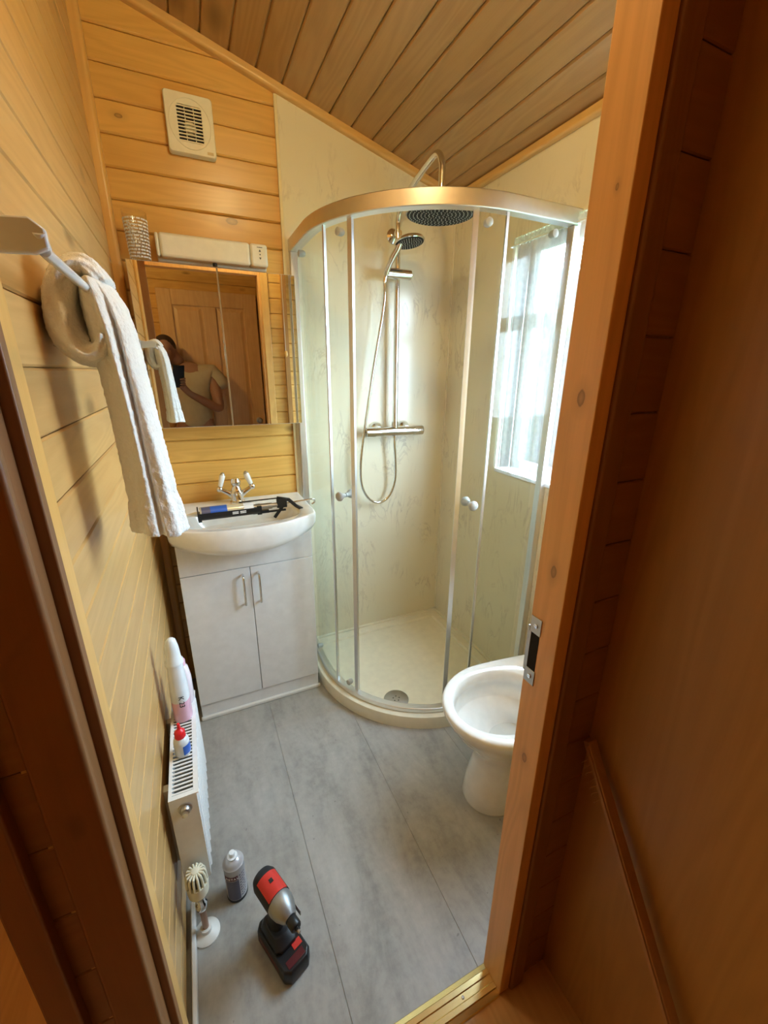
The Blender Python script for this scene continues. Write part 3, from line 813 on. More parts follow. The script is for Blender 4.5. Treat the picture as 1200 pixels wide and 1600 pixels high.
# handle and trigger hanging into the bowl
m = MB()
def bar(pts, wd, th_):
    for p, q in zip(pts, pts[1:]):
        p, q = Vector(p), Vector(q); d = (q-p); m.obox((p+q)/2, d, d.cross(side), side, d.length+wd*.5, wd, th_)
bar([G(.300, 0, .028), G(.345, 0, .016), G(.372, 0, -.012), G(.395, 0, -.028)], .014, .012)
m.build('handle', m_black, gn, bevel=.002)
m = MB(); bar([G(.325, 0, .004), G(.315, 0, -.012), G(.285, 0, -.050)], .012, .010); obx(m, .295, .335, -.009, .009, -.012, .024); m.build('trigger', m_black, gn, bevel=.002)

# ================================================================ MIRROR CABINET, LIGHT, FAN, TUMBLER
mc = thing('mirror_cabinet', 'two-door mirror cabinet on the pine wall above the basin', 'cabinet', (.33, -.06, 1.218))
m = MB(); m.box(.054, .608, -.113, -.0005, 1.221, 1.771); m.build('carcass', m_trimx, mc, bevel=.001)
for (a, b, dy) in ((.050, .3315, 0), (.3335, .612, .002)):
    m = MB(); m.box(a, b, -.1165-dy, -.1135, 1.218, 1.7745); q = m.build('mirror_door', m_white, mc)
    m = MB(); m.box(a+.0012, b-.0012, -.1205-dy, -.1167-dy, 1.2192, 1.7733); m.build('mirror_glass', m_mirror, q, bevel=.0006, seg=1)
sl = thing('shaver_light', 'long cream shaver light above the mirror cabinet', 'light', (.34, -.03, 1.80))
m = MB(); m.box(.146, .527, -.020, -.0005, 1.796, 1.882); m.build('housing', m_cream, sl, bevel=.003)
m = MB(); m.box(.158, .462, -.066, -.0201, 1.803, 1.880); m.build('diffuser', m_cream, sl, bevel=.010, seg=4)
m = MB(); m.box(.4625, .527, -.066, -.0201, 1.803, 1.880); cp = m.build('socket_end', plain('pale_cream', (.88, .84, .70), .4), sl, bevel=.010, seg=4)
m = MB(); cx_ = .498
m.prism([(cx_-.004, 1.853), (cx_+.004, 1.853), (cx_, 1.861)], -.0668, -.0655, 'xz'); m.prism([(cx_-.004, 1.834), (cx_+.004, 1.834), (cx_, 1.826)], -.0668, -.0655, 'xz')
m.cyl((cx_, -.0668, 1.8435), (cx_, -.0655, 1.8435), .0022, n=12); m.box(cx_-.010, cx_+.010, -.0668, -.0655, 1.8665, 1.8685); m.build('socket_marks', m_ink, cp)
m = MB(); m.box(.146, .1575, -.062, -.0201, 1.806, 1.878); m.build('end_cap', plain('end_cap_cream', (.84, .79, .63), .4), sl, bevel=.008, seg=4)
m = MB(); m.cyl((.335, -.045, 1.803), (.335, -.045, 1.792), .008, n=16); m.build('pull_switch', m_black, sl, bevel=.001)
fn = thing('extractor_fan', 'cream square extractor fan high on the pine wall', 'extractor fan', (.305, -.02, 2.218))
fx, fz, fw_, fh = .305, 2.218, .0755, .0845
m = MB()
def rrect(cx, cz, hw, hh, r, n=5):
    P = []
    for (sx_, sz_, a0) in ((1, -1, -90), (1, 1, 0), (-1, 1, 90), (-1, -1, 180)):
        for i in range(n+1):
            a = math.radians(a0+90*i/n); P.append((cx+sx_*(hw-r)+r*math.cos(a), cz+sz_*(hh-r)+r*math.sin(a)))
    return P
# frame with grille opening
P_o = rrect(fx, fz, fw_, fh, .010, 8); P_i = []
for (x, z) in P_o:
    a = math.atan2(z-fz, x-fx); c_, s_ = math.cos(a), math.sin(a); e = 1/(abs(c_)**8+abs(s_)**8)**(1/8); P_i.append((fx+.042*c_*e, fz+.052*s_*e))
rg = []
for P_, y in ((P_o, -.0005), (P_o, -.024), ([(fx+(x-fx)*.97, fz+(z-fz)*.975) for x, z in P_o], -.0275), (P_i, -.0275), (P_i, -.012)):
    rg.append([(x, y, z) for x, z in P_])
m.loft(rg, cap=False); m.build('cover', m_fancream, fn, smooth=True, angle=35)
m = MB(); m.loft([[(fx+.066*math.cos(2*PI*j/48)*k, y, fz+.072*math.sin(2*PI*j/48)*k) for j in range(48)] for k, y in ((1, -.0272), (.985, -.0292), (.965, -.0272))], cap=False); m.build('raised_ring', m_fancream, fn, smooth=True)
m = MB()
for k in range(11):
    z = fz-.048+k*.0096; m.box(fx-.042, fx+.042, -.0265, -.0215, z-.0016, z+.0016)
for x in (-.014, .014): m.box(fx+x-.001, fx+x+.001, -.0268, -.0215, fz-.052, fz+.052)
m.build('grille', m_fancream, fn)
m = MB(); m.box(fx-.046, fx+.046, -.0105, -.002, fz-.056, fz+.056); m.build('duct', m_dark, fn)
m = MB(); m.cyl((fx, -.0106, fz-.006), (fx, -.019, fz-.006), .020, .017, 28); m.build('motor_hub', m_fancream, fn, bevel=.001)
m = MB(); m.box(fx+.046, fx+.066, -.0285, -.0274, fz-.077, fz-.069); m.build('maker_badge', plain('badge_tan', (.62, .48, .26), .4), fn)
tu = thing('tumbler', 'clear tumbler with rows of white lettering on top of the mirror cabinet', 'glass', (.094, -.070, 1.7752))
m = MB(); m.lathe([(.0285, 0), (.0305, .002), (.037, .148), (.0372, .149), (.0358, .149), (.0295, .006), (.001, .005)], (.094, -.070, 1.7755), 48); m.build('cup', m_tumbler, tu, smooth=True)
random.seed(11); m = MB()
for row in range(12):
    z = .012+row*.0100; r0 = .0309+(z)*.0445; a = random.uniform(0, .4)
    while a < 2*PI:
        w_ = random.uniform(.18, .5); n_ = 4
        for k in range(n_):
            a0, a1 = a+w_*k/n_, a+w_*(k+.8)/n_
            m.loft([[(.094+q*math.cos(aa), -.070+q*math.sin(aa), 1.7755+z+dz) for q, dz in ((r0+.0003, 0), (r0+.0009, 0), (r0+.0009+.0002, .0046), (r0+.0005, .0046))] for aa in (a0, a1)])
        a += w_+.08
m.build('printed_lettering', m_wink, tu)
m = MB(); m.tube([(.108, -.066, 1.782), (.112, -.064, 1.90)], [.003, .0025], 10); m.tube([(.075, -.08, 1.782), (.070, -.09, 1.885)], [.003, .0025], 10)

# ================================================================ TOWEL RAIL AND TOWEL
RZ = 1.545; RXX = .068
trl = thing('towel_rail', 'white towel rail on the left pine wall', 'towel rail', (0, -1.2, RZ))
for y in (-1.335, -.80):
    m = MB(); hz = .0155
    m.loft([[(x, y-.004, RZ-hz*k), (x, y+.004, RZ-hz*k), (x, y+.004, RZ+hz*k2), (x, y-.004, RZ+hz*k2)] for x, k, k2 in ((.0005, 1.25, 1.1), (.03, 1.0, 1.0), (.062, .9, 1.15), (.074, .55, .55))])
    m.build('bracket', m_white_gloss, trl, bevel=.002)
    m = MB(); m.box(.0005, .007, y-.013, y+.013, RZ-.022, RZ+.022); m.build('wall_plate', m_white_gloss, trl, bevel=.002)
m = MB(); m.tube(smoothpath([(RXX, -1.337, RZ+.006), (RXX, -1.325, RZ-.006), (RXX, -1.30, RZ-.010), (RXX, -1.0, RZ-.010), (RXX, -.80, RZ-.010)], 5), .0058, 16); m.build('bar', m_white_gloss, trl, smooth=True)
m = MB(); random.seed(2)
# draped length of the towel: stacked cross sections
secs = [ # z, xl, xr, yn(near), yf(far), fold
 (1.553, .058, .082, -1.125, -.985), (1.548, .050, .094, -1.132, -.975), (1.52, .050, .108, -1.135, -.970), (1.48, .054, .116, -1.135, -.972), (1.42, .058, .121, -1.132, -.98),
 (1.36, .062, .126, -1.130, -.99), (1.30, .064, .131, -1.128, -1.0), (1.24, .064, .137, -1.126, -1.005), (1.19, .062, .143, -1.125, -1.01), (1.155, .060, .147, -1.125, -1.01), (1.143, .060, .148, -1.124, -1.01)]
N_ = 96; rings = []
def interp(z):
    for a, b in zip(secs, secs[1:]):
        if a[0] >= z >= b[0]:
            t_ = (a[0]-z)/(a[0]-b[0]); return [a[i]+(b[i]-a[i])*t_ for i in range(1, 5)]
    return list(secs[-1][1:])
nr = 70
for i in range(nr+1):
    z = 1.553-(1.553-1.143)*i/nr; xl, xr, yn, yf = interp(z); cx = (xl+xr)/2; cy = (yn+yf)/2; ring = []
    g = min(1, i/10)
    band = -.0025 if 1.205 < z < 1.222 else 0
    for j in range(N_):
        a = 2*PI*j/N_; c_, s_ = math.cos(a), math.sin(a)
        e = 1/(abs(c_)**1.55+abs(s_)**1.55)**(1/1.55)
        f = 1.06+g*(.085*math.sin(a*3+.6+z*2.2)+.05*math.sin(a*7+1.3-z*5)+.03*math.sin(a*11+z*9))
        x = cx+(xr-xl)/2*c_*e*f; y = cy+(yf-yn)/2*s_*e*f
        # deep crease between the two layers on the near face
        cre = math.exp(-((a-4.95-.12*math.sin(z*9))/.10)**2)*.016*g
        y += cre
        x += random.uniform(-.0006, .0006); y += random.uniform(-.0006, .0006)
        zz = z+(0 if i < nr-1 else .004*math.sin(a*2))+(-.004*(x-cx)/.04 if i > nr-6 else 0)
        ring.append((x+band*c_, y+band*s_, zz))
    rings.append(ring)
m.loft(rings)
# rolled end tucked over the bar towards the wall
rings = []
pth = smoothpath([(.088, -1.06, 1.545), (.066, -1.06, 1.568), (.040, -1.06, 1.556), (.026, -1.06, 1.52), (.028, -1.065, 1.475), (.046, -1.07, 1.450), (.068, -1.075, 1.452), (.080, -1.08, 1.475)], 8)
rad = [.012+.012*math.sin(PI*min(1, k/(len(pth)*.9))) for k in range(len(pth))]
for k, p in enumerate(pth):
    d = (pth[min(k+1, len(pth)-1)]-pth[max(k-1, 0)]).normalized(); u_ = Vector((0, 1, 0)); v_ = d.cross(u_).normalized()
    ring = []
    for j in range(48):
        a = 2*PI*j/48; f = 1+.07*math.sin(a*5+k*.25)+.04*math.sin(a*9-k*.2)
        ring.append(p+u_*math.sin(a)*.062*f*(1 if k > 2 else .9)+v_*math.cos(a)*rad[k]*f)
    rings.append(ring)
m.loft(rings)
tw = tag(m.build('towel', m_terry, smooth=True, angle=180), 'white terry towel draped and knotted over the rail on the left wall', 'towel')
sbv = tw.modifiers.new('s', 'SUBSURF'); sbv.levels = 1; sbv.render_levels = 1
tx = bpy.data.textures.new('terry', 'CLOUDS'); tx.noise_scale = .006
dm = tw.modifiers.new('d', 'DISPLACE'); dm.texture = tx; dm.strength = .0035; dm.mid_level = .5
m = MB()
for dx in (0, .006):
    m.tube(smoothpath([(.0515+dx, -1.06, 1.448), (.054+dx, -1.06, 1.425), (.061+dx, -1.06, 1.405), (.070+dx, -1.06, 1.402), (.073+dx, -1.06, 1.418), (.072+dx, -1.06, 1.45)], 6), .0012, 8)
m.tube([(.0005, -1.06, 1.46), (.052, -1.06, 1.445), (.060, -1.06, 1.447)], .0012, 8)
tag(m.build('wire_hook', m_chrome, smooth=True), 'thin wire hooks hanging below the rolled towel end', 'hook')

# ================================================================ RADIATOR
rd = thing('radiator', 'small white convector radiator low on the left wall', 'radiator', (.05, -.86, .152))
ry0, ry1, rz0, rz1 = -1.04, -.665, .152, .452
m = MB(); m.box(.073, .0795, ry0+.004, ry1-.004, rz0, rz1-.003)
for k in range(11):
    y = ry0+.022+k*.0335; m.loft([[(.0793, y-.009, z), (.0845, y-.004, z), (.0845, y+.004, z), (.0793, y+.009, z)] for z in (rz0+.015, rz1-.018)])
m.build('front_panel', m_rad, rd, bevel=.0015)
m = MB(); m.box(.018, .026, ry0+.004, ry1-.004, rz0, rz1-.003); m.build('back_panel', m_rad, rd, bevel=.001)
m = MB()
for k in range(30):
    y = ry0+.012+k*.012; m.box(.027, .072, y-.0004, y+.0004, rz0+.01, rz1-.02)
m.build('convector_fins', m_greyp, rd)
m = MB(); m.box(.0175, .025, ry0, ry1, rz1-.002, rz1+.001); m.box(.0725, .0845, ry0, ry1, rz1-.002, rz1+.001)
m.box(.025, .0725, ry0, ry0+.012, rz1-.002, rz1+.001); m.box(.025, .0725, ry1-.012, ry1, rz1-.002, rz1+.001)
nS = 30
for k in range(nS):
    y = ry0+.016+k*(ry1-ry0-.032)/(nS-1); m.box(.025, .0725, y-.0024, y+.0024, rz1-.002, rz1+.0005)
m.build('top_grille', m_rad, rd)
for (a, b) in ((ry0, ry0+.0035), (ry1-.0035, ry1)):
    m = MB(); m.box(.0175, .0800, a, b, rz0+.002, rz1-.0025); m.build('side_panel', m_rad, rd, bevel=.001)
m = MB(); m.lathe([(.016, 0), (.016, .003), (.012, .004), (.012, .010), (.010, .013)], (.050, ry0, rz1-.035), 28, 'y'); bp_ = m.build('bleed_plug', m_steel, rd, smooth=True)
m = MB(); m.cyl((.050, ry0-.012, rz1-.035), (.050, ry0-.022, rz1-.035), .007, n=18); m.build('plug_nut', m_chrome, bp_)
m = MB(); m.box(.0005, .0175, ry0+.06, ry0+.08, rz0+.02, rz1-.03); m.build('wall_bracket', m_rad, rd)
m = MB(); m.box(.0005, .0175, ry1-.08, ry1-.06, rz0+.02, rz1-.03); m.build('wall_bracket', m_rad, rd)
PX, PY = .049, -1.075
m = MB(); m.lathe([(.0078, 0), (.0078, .115)], (PX, PY, 0), 18); m.build('feed_pipe', plain('dull_copper', (.42, .26, .18), .35, .9), rd, smooth=True)
m = MB(); m.lathe([(.033, .0003), (.033, .004), (.027, .010), (.014, .014), (.014, .026), (.0085, .027)], (PX, PY, 0), 36); m.build('pipe_collar', m_white, rd, smooth=True)
m = MB(); m.lathe([(.012, .105), (.0145, .108), (.0145, .125), (.011, .130), (.011, .150), (.016, .152), (.016, .168)], (PX, PY, 0), 24); m.tube([(PX, PY, .139), (PX, ry0-.001, .150), (PX, ry0+.02, .164)], .009, 14)
vb2 = m.build('valve_body', m_chrome, rd, smooth=True)
m = MB(); m.lathe([(.018, .165), (.0245, .170), (.0265, .195), (.0265, .205)], (PX, PY, 0), 36); vh = m.build('valve_head', plain('aged_cream', (.80, .76, .58), .4), rd, smooth=True)
m = MB()
for k in range(14):
    a = 2*PI*k/14; c_, s_ = math.cos(a), math.sin(a)
    m.tube([(PX+.0240*c_, PY+.0240*s_, .203), (PX+.0225*c_, PY+.0225*s_, .232), (PX+.0195*c_, PY+.0195*s_, .2395), (PX+.004*c_, PY+.004*s_, .2425)], [.0030, .0030, .0030, .0022], 8)
m.lathe([(.009, .240), (.009, .2445), (.006, .2455), (.001, .2457)], (PX, PY, 0), 20)
m.build('valve_ribs', plain('aged_cream_top', (.82, .78, .60), .4), vh, smooth=True)
m = MB(); m.lathe([(.019, .200), (.018, .225), (.012, .238)], (PX, PY, 0), 24); m.build('valve_core', plain('dark_olive', (.12, .11, .08), .6), vh)
# things on the radiator
RT = rz1+.0012
bt = thing('spray_bottle', 'tall milky bottle with pink liquid and clear dome cap on the radiator', 'bottle', (.052, -.765, RT))
m = MB(); bx, by = .052, -.765
def oval(cx, cy, rx, ry, z, n=32): return [(cx+rx*math.copysign(abs(math.cos(2*PI*j/n))**.8, math.cos(2*PI*j/n)), cy+ry*math.copysign(abs(math.sin(2*PI*j/n))**.8, math.sin(2*PI*j/n)), z) for j in range(n)]
m.loft([oval(bx, by, .023, .030, RT), oval(bx, by, .025, .032, RT+.004), oval(bx, by, .025, .032, RT+.07)]); m.build('liquid_body', m_pink, bt, smooth=True)
m = MB(); m.loft([oval(bx, by, .025, .032, RT+.07), oval(bx, by, .0245, .030, RT+.10), oval(bx, by, .022, .026, RT+.15), oval(bx, by, .0205, .022, RT+.185)]); m.build('upper_body', m_clearw, bt, smooth=True)
m = MB(); m.lathe([(.024, .186), (.024, .195), (.020, .20), (.018, .235), (.013, .262), (.006, .268), (.001, .269)], (bx, by, RT), 28); m.build('cap', m_clearw, bt, smooth=True)
text_mesh('label_print', 'K 23', .020, m_ink, bt, (bx+.004, by-.0335, RT+.075), (PI/2, PI/2, 0))
b2 = thing('refill_bottle', 'squat pink bottle behind the taller milky bottle on the radiator', 'bottle', (.060, -.700, RT))
m = MB(); bx, by = .062, -.700
m.loft([oval(bx, by, .020, .026, RT), oval(bx, by, .0215, .028, RT+.004), oval(bx, by, .0215, .027, RT+.08), oval(bx, by, .017, .020, RT+.118), oval(bx, by, .010, .010, RT+.128)]); m.build('body', m_palepink, b2, smooth=True)
m = MB(); m.lathe([(.012, .129), (.012, .146), (.010, .149), (.001, .150)], (bx, by, RT), 24); m.build('cap', m_pink, b2, smooth=True)
gb = thing('glue_bottle', 'small clear bottle with a red pointed cap on the radiator', 'bottle', (.052, -.905, RT))
m = MB(); gx, gy = .051, -.905
m.lathe([(.018, 0), (.0195, .003), (.0195, .040), (.0185, .047), (.012, .055), (.009, .057)], (gx, gy, RT), 30); m.build('body', plain('clear_plastic', (.74, .76, .77), .12), gb, smooth=True)
m = MB(); m.loft([[(gx+.0199*math.cos(a), gy+.0199*math.sin(a), z) for a in [math.radians(-80+120*k/16) for k in range(17)]] for z in (RT+.008, RT+.036)], closed=False); m.build('label', m_blue, gb)
m = MB(); m.lathe([(.0125, .055), (.0135, .057), (.0125, .073), (.009, .077), (.0045, .081), (.0035, .098), (.001, .099)], (gx, gy, RT), 26)
for k in range(18):
    a = 2*PI*k/18; m.tube([(gx+.0128*math.cos(a), gy+.0128*math.sin(a), RT+.057), (gx+.0122*math.cos(a), gy+.0122*math.sin(a), RT+.073)], .0009, 6)
m.build('cap', m_red2, gb, smooth=True)

# ================================================================ THINGS ON THE FLOOR
cn = thing('spray_can', 'silver and navy aerosol can standing on the floor by the radiator', 'spray can', (.134, -1.012, 0))
cx_, cy_ = .134, -1.012
m = MB(); m.lathe([(.0265, .0004), (.0285, .003), (.0285, .008), (.0275, .010)], (cx_, cy_, 0), 40); m.build('base_rim', m_black, cn, smooth=True)
m = MB(); m.lathe([(.0275, .010), (.0275, .125), (.0285, .127), (.0285, .130), (.026, .132), (.025, .137), (.018, .144), (.013, .147), (.013, .149), (.001, .149)], (cx_, cy_, 0), 40)
cb = m.build('can_body', plain('pale_grey_print', (.55, .54, .56), .3, .2), cn, smooth=True)
def band(z0, z1, a0, a1, mat, nm, r=.0278):
    mm = MB(); mm.loft([[(cx_+q*math.cos(a), cy_+q*math.sin(a), z) for q, z in ((r-.0004, z0), (r, z0), (r, z1), (r-.0004, z1))] for a in [math.radians(a0+(a1-a0)*k/20) for k in range(21)]])
    return mm.build(nm, mat, cb, smooth=True, angle=30)
band(.012, .088, -150, -72, m_navy, 'navy_label')
band(.090, .106, -160, -75, m_darkred, 'red_label')
def wraptext(body, size, z, adeg, mat, r=.0279, par=None):
    n = len(body)
    for i, ch in enumerate(body):
        if ch == ' ': continue
        a = math.radians(adeg+(i-(n-1)/2)*size*.72/r*57.3)
        text_mesh('printed_letter', ch, size, mat, par, (cx_+r*math.cos(a), cy_+r*math.sin(a), z), (PI/2, 0, a+PI/2))
wraptext('METAL', .010, .098, -108, m_wink, .0282, cb)
m = MB(); random.seed(8)
for row in range(9):
    z = .020+row*.010
    for k in range(3):
        a = math.radians(-66+k*13+random.uniform(-2, 2)); a1 = a+math.radians(random.uniform(5, 10))
        m.loft([[(cx_+q*math.cos(b), cy_+q*math.sin(b), z_) for q, z_ in ((.0276, z), (.0279, z), (.0279, z+.0035), (.0276, z+.0035))] for b in (a, a1)])
m.build('small_print', m_navy, cb)
m = MB(); m.lathe([(.0135, .149), (.0135, .153), (.0085, .154), (.0085, .164), (.0070, .166), (.001, .1665)], (cx_, cy_, 0), 28); m.build('spray_nozzle', plain('nozzle_white', (.85, .87, .88), .3), cn, smooth=True)

# impact driver standing on its battery, nose towards the door
dr = thing('impact_driver', 'red and black cordless impact driver standing on its battery', 'power tool', (.222, -1.175, 0), math.radians(-158))
# local frame: +y = tool's nose direction before rotation... nose = local +y
def rb(hw, l0, l1, z0, z1, ch, taper=0.0, zt=None):
    """chamfered block, local coords"""
    P = [(-hw+ch, l0), (hw-ch, l0), (hw, l0+ch), (hw, l1-ch), (hw-ch, l1), (-hw+ch, l1), (-hw, l1-ch), (-hw, l0+ch)]
    return P
m = MB(); P = rb(.038, -.055, .094, 0, 0, .014)
m.loft([[(x*.96, y*.98, .0005) for x, y in P], [(x, y, .006) for x, y in P], [(x, y, .040) for x, y in P], [(x*.93, y*.96, .047) for x, y in P]]); bat = m.build('battery', m_black, dr, local=True, bevel=.002)
for s_ in (-1, 1):
    m = MB(); m.box(s_*.0372-.001, s_*.0372+.001, -.035, .055, .012, .034); m.build('red_side', m_darkred, bat, local=True, bevel=.0015)
m = MB(); m.box(-.024, .024, .066, .084, .0462, .0480); m.build('fuel_gauge', m_darkred, bat, local=True, bevel=.001)
m = MB(); m.box(-.030, -.006, .046, .062, .0470, .0486); bl = m.build('battery_label', m_red, bat, local=True, bevel=.0006)
P = rb(.031, -.045, .048, 0, 0, .012)
m = MB(); m.loft([[(x, y, .047) for x, y in P], [(x, y, .058) for x, y in P], [(x*.72, y*.72-.008, .072) for x, y in P]]); m.build('foot', m_black, dr, local=True, bevel=.002)
m = MB()
gr = []
for z, hy, hxx, cy2 in ((.068, .026, .019, -.010), (.090, .021, .0165, -.012), (.12, .021, .0165, -.006), (.15, .025, .018, .002), (.168, .030, .021, .004)):
    gr.append([(hxx*math.cos(2*PI*j/24), cy2+hy*math.sin(2*PI*j/24), z) for j in range(24)])
m.loft(gr); m.build('grip', m_rubber, dr, local=True, smooth=True)
m = MB(); m.loft([[(.009*math.cos(2*PI*j/16), cy2+.010*math.sin(2*PI*j/16), z) for j in range(16)] for z, cy2 in ((.118, .018), (.13, .022), (.150, .030), (.162, .032))]); m.build('trigger', m_red, dr, local=True, smooth=True)
def ysec(l, rx, rz, cz=.190, n=28, pw=1.):
    return [(rx*math.copysign(abs(math.cos(2*PI*j/n))**pw, math.cos(2*PI*j/n)), l, cz+rz*math.copysign(abs(math.sin(2*PI*j/n))**pw, math.sin(2*PI*j/n))) for j in range(n)]
m = MB(); m.loft([ysec(-.062, .018, .020), ysec(-.058, .026, .028), ysec(-.045, .031, .034, pw=.85), ysec(.020, .031, .035, pw=.85)]); m.build('motor_housing', m_rubber, dr, local=True, smooth=True, angle=60)
m = MB()
top = []
for l in (-.036, .020):
    o = []
    for k in range(13):
        a = math.radians(38+104*k/12); o.append((.0325*math.cos(a), l, .190+.0362*math.sin(a)**.9))
    o += [(.027*math.cos(math.radians(142-104*k/12)), l, .190+.031*math.sin(math.radians(142-104*k/12))) for k in range(13)]
    top.append(o)
m.loft(top); m.build('red_top', m_red, dr, local=True, smooth=True, angle=40)
m = MB(); m.box(-.006, .003, -.018, -.008, .2252, .2275); m.build('badge', m_ink, dr, local=True)
m = MB(); m.loft([ysec(.020, .0305, .0335), ysec(.030, .031, .034), ysec(.045, .028, .030), ysec(.062, .020, .021), ysec(.070, .015, .015)]); m.build('gearbox_nose', m_gun, dr, local=True, smooth=True, angle=50)
m = MB(); m.loft([ysec(.070, .0125, .0125), ysec(.074, .0135, .0135), ysec(.092, .0135, .0135), ysec(.095, .011, .011)]); m.loft([ysec(.0951, .006, .006), ysec(.100, .006, .006)]); m.build('chuck', m_black, dr, local=True, smooth=True)
m = MB(); m.tube([(0, .094, .190), (0, .106, .190)], .0035, 6); m.build('driver_bit', m_steel, dr, local=True)
m = MB(); m.box(-.041, -.0385, -.004, .048, .118, .136); m.box(-.040, -.012, -.004, .006, .119, .134); m.build('belt_clip', m_steel, dr, local=True, bevel=.001)

# ================================================================ TOILET (faces -x)
to = thing('toilet', 'white ceramic toilet pan without a seat beside the doorway', 'toilet', (1.02, -1.06, 0))
tcx, tcy = 1.035, -1.060
def egg(tip, back, hw, z, n=56, cy=tcy):
    """outline: rounded nose at x=tip, squarish at x=back"""
    P = []; mid = tip+hw*1.18
    for j in range(n):
        a = 2*PI*j/n; c_, s_ = math.cos(a), math.sin(a)
        if c_ < 0: x = mid+(mid-tip)*c_; y = hw*s_
        else:
            e = 1/(abs(c_)**5+abs(s_)**5)**(1/5); x = mid+(back-mid)*c_*e; y = hw*s_*min(1, e) if False else hw*math.copysign(abs(s_)**.75, s_)*(1-.10*c_)
        P.append((x, cy+y, z))
    return P
TZ = .402
m = MB(); rs = []
rs.append(egg(.895, 1.30, .098, 0.0004)); rs.append(egg(.893, 1.30, .100, .012)); rs.append(egg(.905, 1.30, .094, .07)); rs.append(egg(.925, 1.31, .087, .15)); rs.append(egg(.925, 1.33, .092, .20))
rs.append(egg(.895, 1.35, .112, .245)); rs.append(egg(.852, 1.37, .142, .30)); rs.append(egg(.817, 1.385, .166, .35)); rs.append(egg(.800, 1.39, .178, .380)); rs.append(egg(.797, 1.392, .181, .394))
rs.append(egg(.800, 1.392, .178, TZ)); rs.append(egg(.806, 1.388, .173, TZ+.003))
icx, icy = 1.0, tcy
def oin(f, z, rx=.165, ry=.134, cx=.998):
    return [(cx+rx*f*math.cos(2*PI*j/56)-0, icy+ry*f*math.sin(2*PI*j/56), z) for j in range(56)]
rs.append(oin(1.03, TZ+.003)); rs.append(oin(1.0, TZ-.001)); rs.append(oin(.975, TZ-.014)); rs.append(oin(.97, TZ-.044)); rs.append(oin(1.0, TZ-.050)); rs.append(oin(.975, TZ-.075)); rs.append(oin(.93, TZ-.098)); rs.append(oin(.915, TZ-.100)); rs.append(oin(.74, TZ-.118, cx=1.008)); rs.append(oin(.56, TZ-.150, cx=1.03)); rs.append(oin(.38, TZ-.19, cx=1.06)); rs.append(oin(.25, TZ-.21, cx=1.075)); rs.append(oin(.02, TZ-.215, cx=1.08))
m.loft(rs); m.build('pan', m_ceramic, to, smooth=True, angle=60)
m = MB(); m.loft([oin(.44, TZ-.1785, cx=1.05), oin(.44, TZ-.1775, cx=1.05)]); m.build('water', m_water, to)
for s_ in (-1, 1):
    m = MB(); m.lathe([(.011, .0), (.011, .002), (.006, .0025)], (1.27, tcy+s_*.078, TZ+.0025), 18); m.build('seat_fixing_hole', m_dark, to)

# ================================================================ CORD PULL, LAMPS
cp_ = thing('cord_pull', 'thin light-switch cord with a wooden acorn, seen in the mirror', 'pull cord', (.820, -1.33, 1.5))
zt = zc(.82)-.012
m = MB(); m.lathe([(.028, zt), (.028, zt-.012), (.020, zt-.020), (.004, zt-.024)], (.82, -1.33, 0), 24); m.build('switch_base', m_white, cp_, smooth=True)
m = MB(); m.cyl((.82, -1.33, zt-.022), (.82, -1.33, 1.555), .0012, n=8); m.build('cord', m_white, cp_)
m = MB(); m.lathe([(.003, .040), (.009, .034), (.011, .022), (.0115, .020), (.009, .006), (.003, 0)], (.82, -1.33, 1.518), 20); m.build('acorn', m_trim, cp_, smooth=True)
lm = thing('ceiling_light', 'round opal ceiling light on the sloping pine ceiling', 'light', (.525, -1.2, 2.36))
m = MB(); m.lathe([(.05, zc(.525)+.006), (.05, zc(.525)-.016), (.03, zc(.525)-.018)], (.525, -1.2, 0), 32); m.build('base', m_white, lm, smooth=True)
m = MB(); m.ell((.525, -1.2, 2.366), .040, .040, .040, 24, 12); m.build('globe', m_lampglow, lm, smooth=True)
hl = thing('ceiling_light', 'round opal light on the hall ceiling outside the bathroom doorway', 'light', (-.62, -1.34, 2.30))
m = MB(); m.lathe([(.06, 2.449), (.06, 2.42), (.030, 2.41)], (-.62, -1.34, 0), 32); m.build('base', m_white, hl, smooth=True)
m = MB(); m.ell((-.62, -1.34, 2.33), .07, .07, .07, 24, 12); m.build('globe', m_hallglow, hl, smooth=True)

# ================================================================ HALL
# leaning batten against the right-hand panel
bn = thing('wooden_batten', 'narrow brown wooden batten leaning against the hall side panel', 'batten', (.80, -1.96, 0))
a_ = Vector((.806, -1.502, .752)); b_ = Vector((.806, -1.502-.252/.40*.742, .010))
d_ = (b_-a_).normalized()
m = MB(); m.obox((a_+b_)/2, d_, (1, 0, 0), d_.cross(Vector((1, 0, 0))), (b_-a_).length, .020, .014); m.build('strip', m_batten, bn, bevel=.001)
m = MB(); m.obox((a_+b_)/2+Vector((-.0115, 0, .0)), d_, (1, 0, 0), d_.cross(Vector((1, 0, 0))), (b_-a_).length*.985, .003, .007); m.build('bead', m_batten, bn)
m = MB(); random.seed(4)
for k in range(7):
    p = a_+d_*(.03+.012*k)+Vector((-.012, .002, 0)); m.tube(smoothpath([p, p+Vector((-.006, .004+.002*(k % 3), -.010)), p+Vector((-.003-.002*(k % 2), .010, -.020))], 4), .0009, 6)
m.build('torn_splinters', m_batten, bn)
